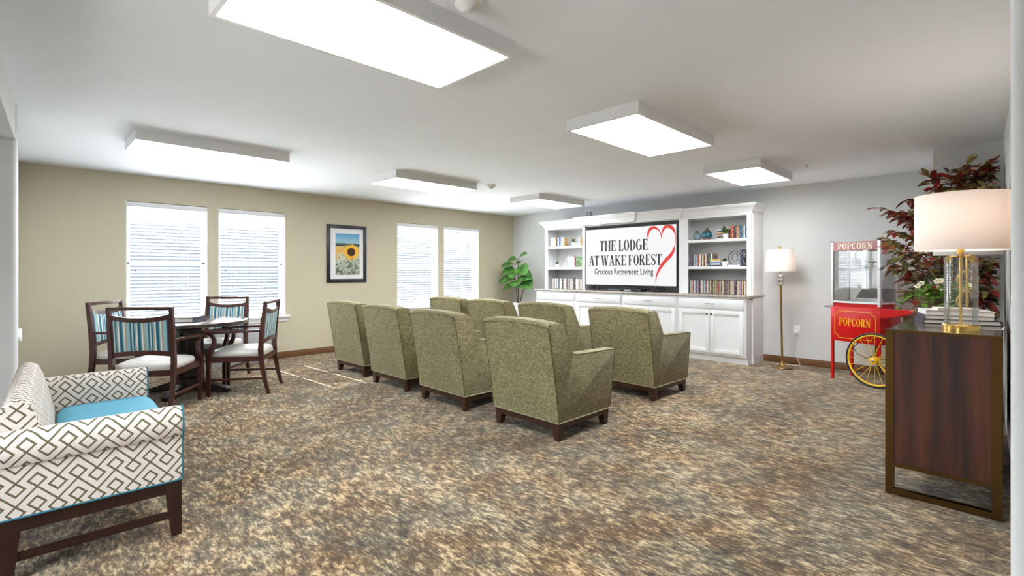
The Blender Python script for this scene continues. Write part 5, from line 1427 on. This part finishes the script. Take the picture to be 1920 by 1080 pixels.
# spray tips given as (dy, z, dx)
TIPS = [(0.58, 1.89, 0.1), (0.46, 1.8, -0.1), (0.18, 2.13, -0.1), (0.13, 2.05, 0.05), (0.19, 1.94, -0.25), (0.34, 1.94, 0), (0.36, 1.82, -0.2), (0.46, 1.66, -0.1), (0.46, 1.56, -0.3), (0.52, 1.5, 0), (0.43, 1.4, -0.3), (0.46, 1.31, -0.2), (0.41, 1.33, -0.35), (0.35, 1.21, -0.3), (0.35, 1.09, -0.2), (0.29, 1.03, -0.3), (0.37, 1.62, 0.2), (0.35, 1.46, 0.2), (0.39, 1.77, 0.2), (0.28, 1.88, 0.15), (0.06, 2.17, 0.1), (-0.03, 2.16, -0.1), (-0.07, 2.21, 0), (-0.1, 2.19, -0.2), (-0.15, 2.19, 0.1), (-0.21, 2.18, -0.1), (-0.22, 2.16, 0.1), (-0.22, 2.19, 0), (-0.22, 2.24, 0.05), (-0.22, 2.09, -0.1), (-0.22, 1.99, 0), (-0.0, 1.97, -0.3), (-0.07, 1.98, -0.35), (-0.15, 2.02, -0.3), (-0.2, 1.98, -0.35), (-0.22, 1.94, -0.3), (0.1, 1.97, 0.2), (0.15, 1.76, -0.3), (0.23, 1.63, -0.35), (0.18, 1.44, -0.35), (0.2, 1.3, -0.35), (0.13, 1.31, 0.1), (0.05, 1.21, -0.3), (0.16, 1.15, -0.35), (0.1, 1.1, -0.3), (-0.03, 1.22, -0.3), (-0.08, 1.12, 0.1), (-0.2, 1.39, -0.3), (-0.22, 1.35, -0.1), (-0.22, 1.28, 0), (-0.22, 1.22, -0.3), (-0.22, 1.15, -0.1), (-0.22, 1.11, -0.3), (-0.22, 1.04, 0), (-0.22, 1.0, -0.3), (-0.22, 0.94, -0.2), (-0.22, 0.86, -0.1), (-0.2, 0.92, -0.3), (-0.19, 1.21, 0.1), (-0.17, 1.04, -0.1), (0.03, 1.45, 0.2), (-0.12, 1.68, 0.2), (-0.2, 1.63, 0.1), (0.03, 1.62, -0.3)]
br = MB(); fo = MB()
tr = [(0, 0, 0.32), (0.02, 0.03, 0.9), (0.0, 0.08, 1.4), (0.02, 0.10, 1.8)]
br.tube(tr, [0.022, 0.018, 0.014, 0.008], 8)
br.tube([(0.04, -0.02, 0.32), (0.06, -0.02, 0.9), (0.03, -0.04, 1.5), (0, -0.05, 1.95)], [0.018, 0.015, 0.011, 0.006], 8)
br.tube([(-0.03, 0.03, 0.32), (-0.05, 0.07, 0.8), (-0.04, 0.10, 1.25), (-0.03, 0.10, 1.75)], [0.018, 0.015, 0.011, 0.006], 8)
for dy, z, dx in TIPS + [(a * 0.78 - 0.02, b + 0.06 * (i % 3 - 1), c - 0.08 * (i % 2)) for i, (a, b, c) in enumerate(TIPS) if i % 3 == 0]:
    tip = Vector((dx, dy, z))
    zr = max(0.6, min(1.75, z - 0.32))
    root = Vector((-0.03, 0.10, zr)) if dy > 0.15 else Vector((0.0, 0.02, zr))
    midp = root.lerp(tip, 0.55) + Vector((0, 0, 0.10))
    pts = [root.lerp(midp, f).lerp(midp.lerp(tip, f), f) for f in [i / 9 for i in range(10)]]
    br.tube(pts, [0.005 - 0.0004 * i for i in range(10)], 5)
    red = random.random()
    for i in range(2, 10):
        f = i / 9
        td = (pts[min(i + 1, 9)] - pts[i - 1]).normalized()
        for s in ((-1, 1) if i < 9 else (0,)):
            sd_ = td.cross(Vector((0, 0, 1))).normalized()
            for q in range(2 if 3 < i < 9 else 1):
                d = td * 0.7 + sd_ * s * random.uniform(0.6, 1.1) + Vector((0, 0, random.uniform(-0.8, 0.25)))
                kk = 0 if random.random() < 0.2 + 0.4 * (red > 0.55) else (1 if random.random() < 0.6 else 2)
                leafblade(fo, pts[i] + Vector((random.uniform(-.01, .01), random.uniform(-.01, .01), 0)), d, (random.uniform(-.4, .4), random.uniform(-.4, .4), 1), random.uniform(0.085, 0.125), random.uniform(0.034, 0.046), kk, 0.3, 5)
br.obj('branches', 'stem', t)
fo.v = [(min(x, 0.27), max(y, -0.275), z) for x, y, z in fo.v]
br.v = [(min(x, 0.27), y, z) for x, y, z in br.v]
fo.obj('foliage', ['leaf_red', 'leaf_olive', 'leaf_dark'], t, angle=70)

# picture seen edge-on on the wall over the lamps
t = thing('framed_picture', 'dark framed picture seen edge-on on the right wall over the lamps', 'picture', (3.75, -0.0468, 1.06), math.radians(1.38))
mb = MB(); a, hh, fw = 0.50, 0.76, 0.05
for x0, x1, z0, z1 in ((-a, -a + fw, 0, hh), (a - fw, a, 0, hh), (-a + fw, a - fw, 0, fw), (-a + fw, a - fw, hh - fw, hh)):
    mb.box(x0, x1, 0.0, 0.017, z0, z1, 0, 0.004)
mb.obj('frame', 'darkframe', t)
MB().box(-a + fw - 0.004, a - fw + 0.004, 0.001, 0.012, fw - 0.004, hh - fw + 0.004).obj('print', 'pic', t, smooth=False)
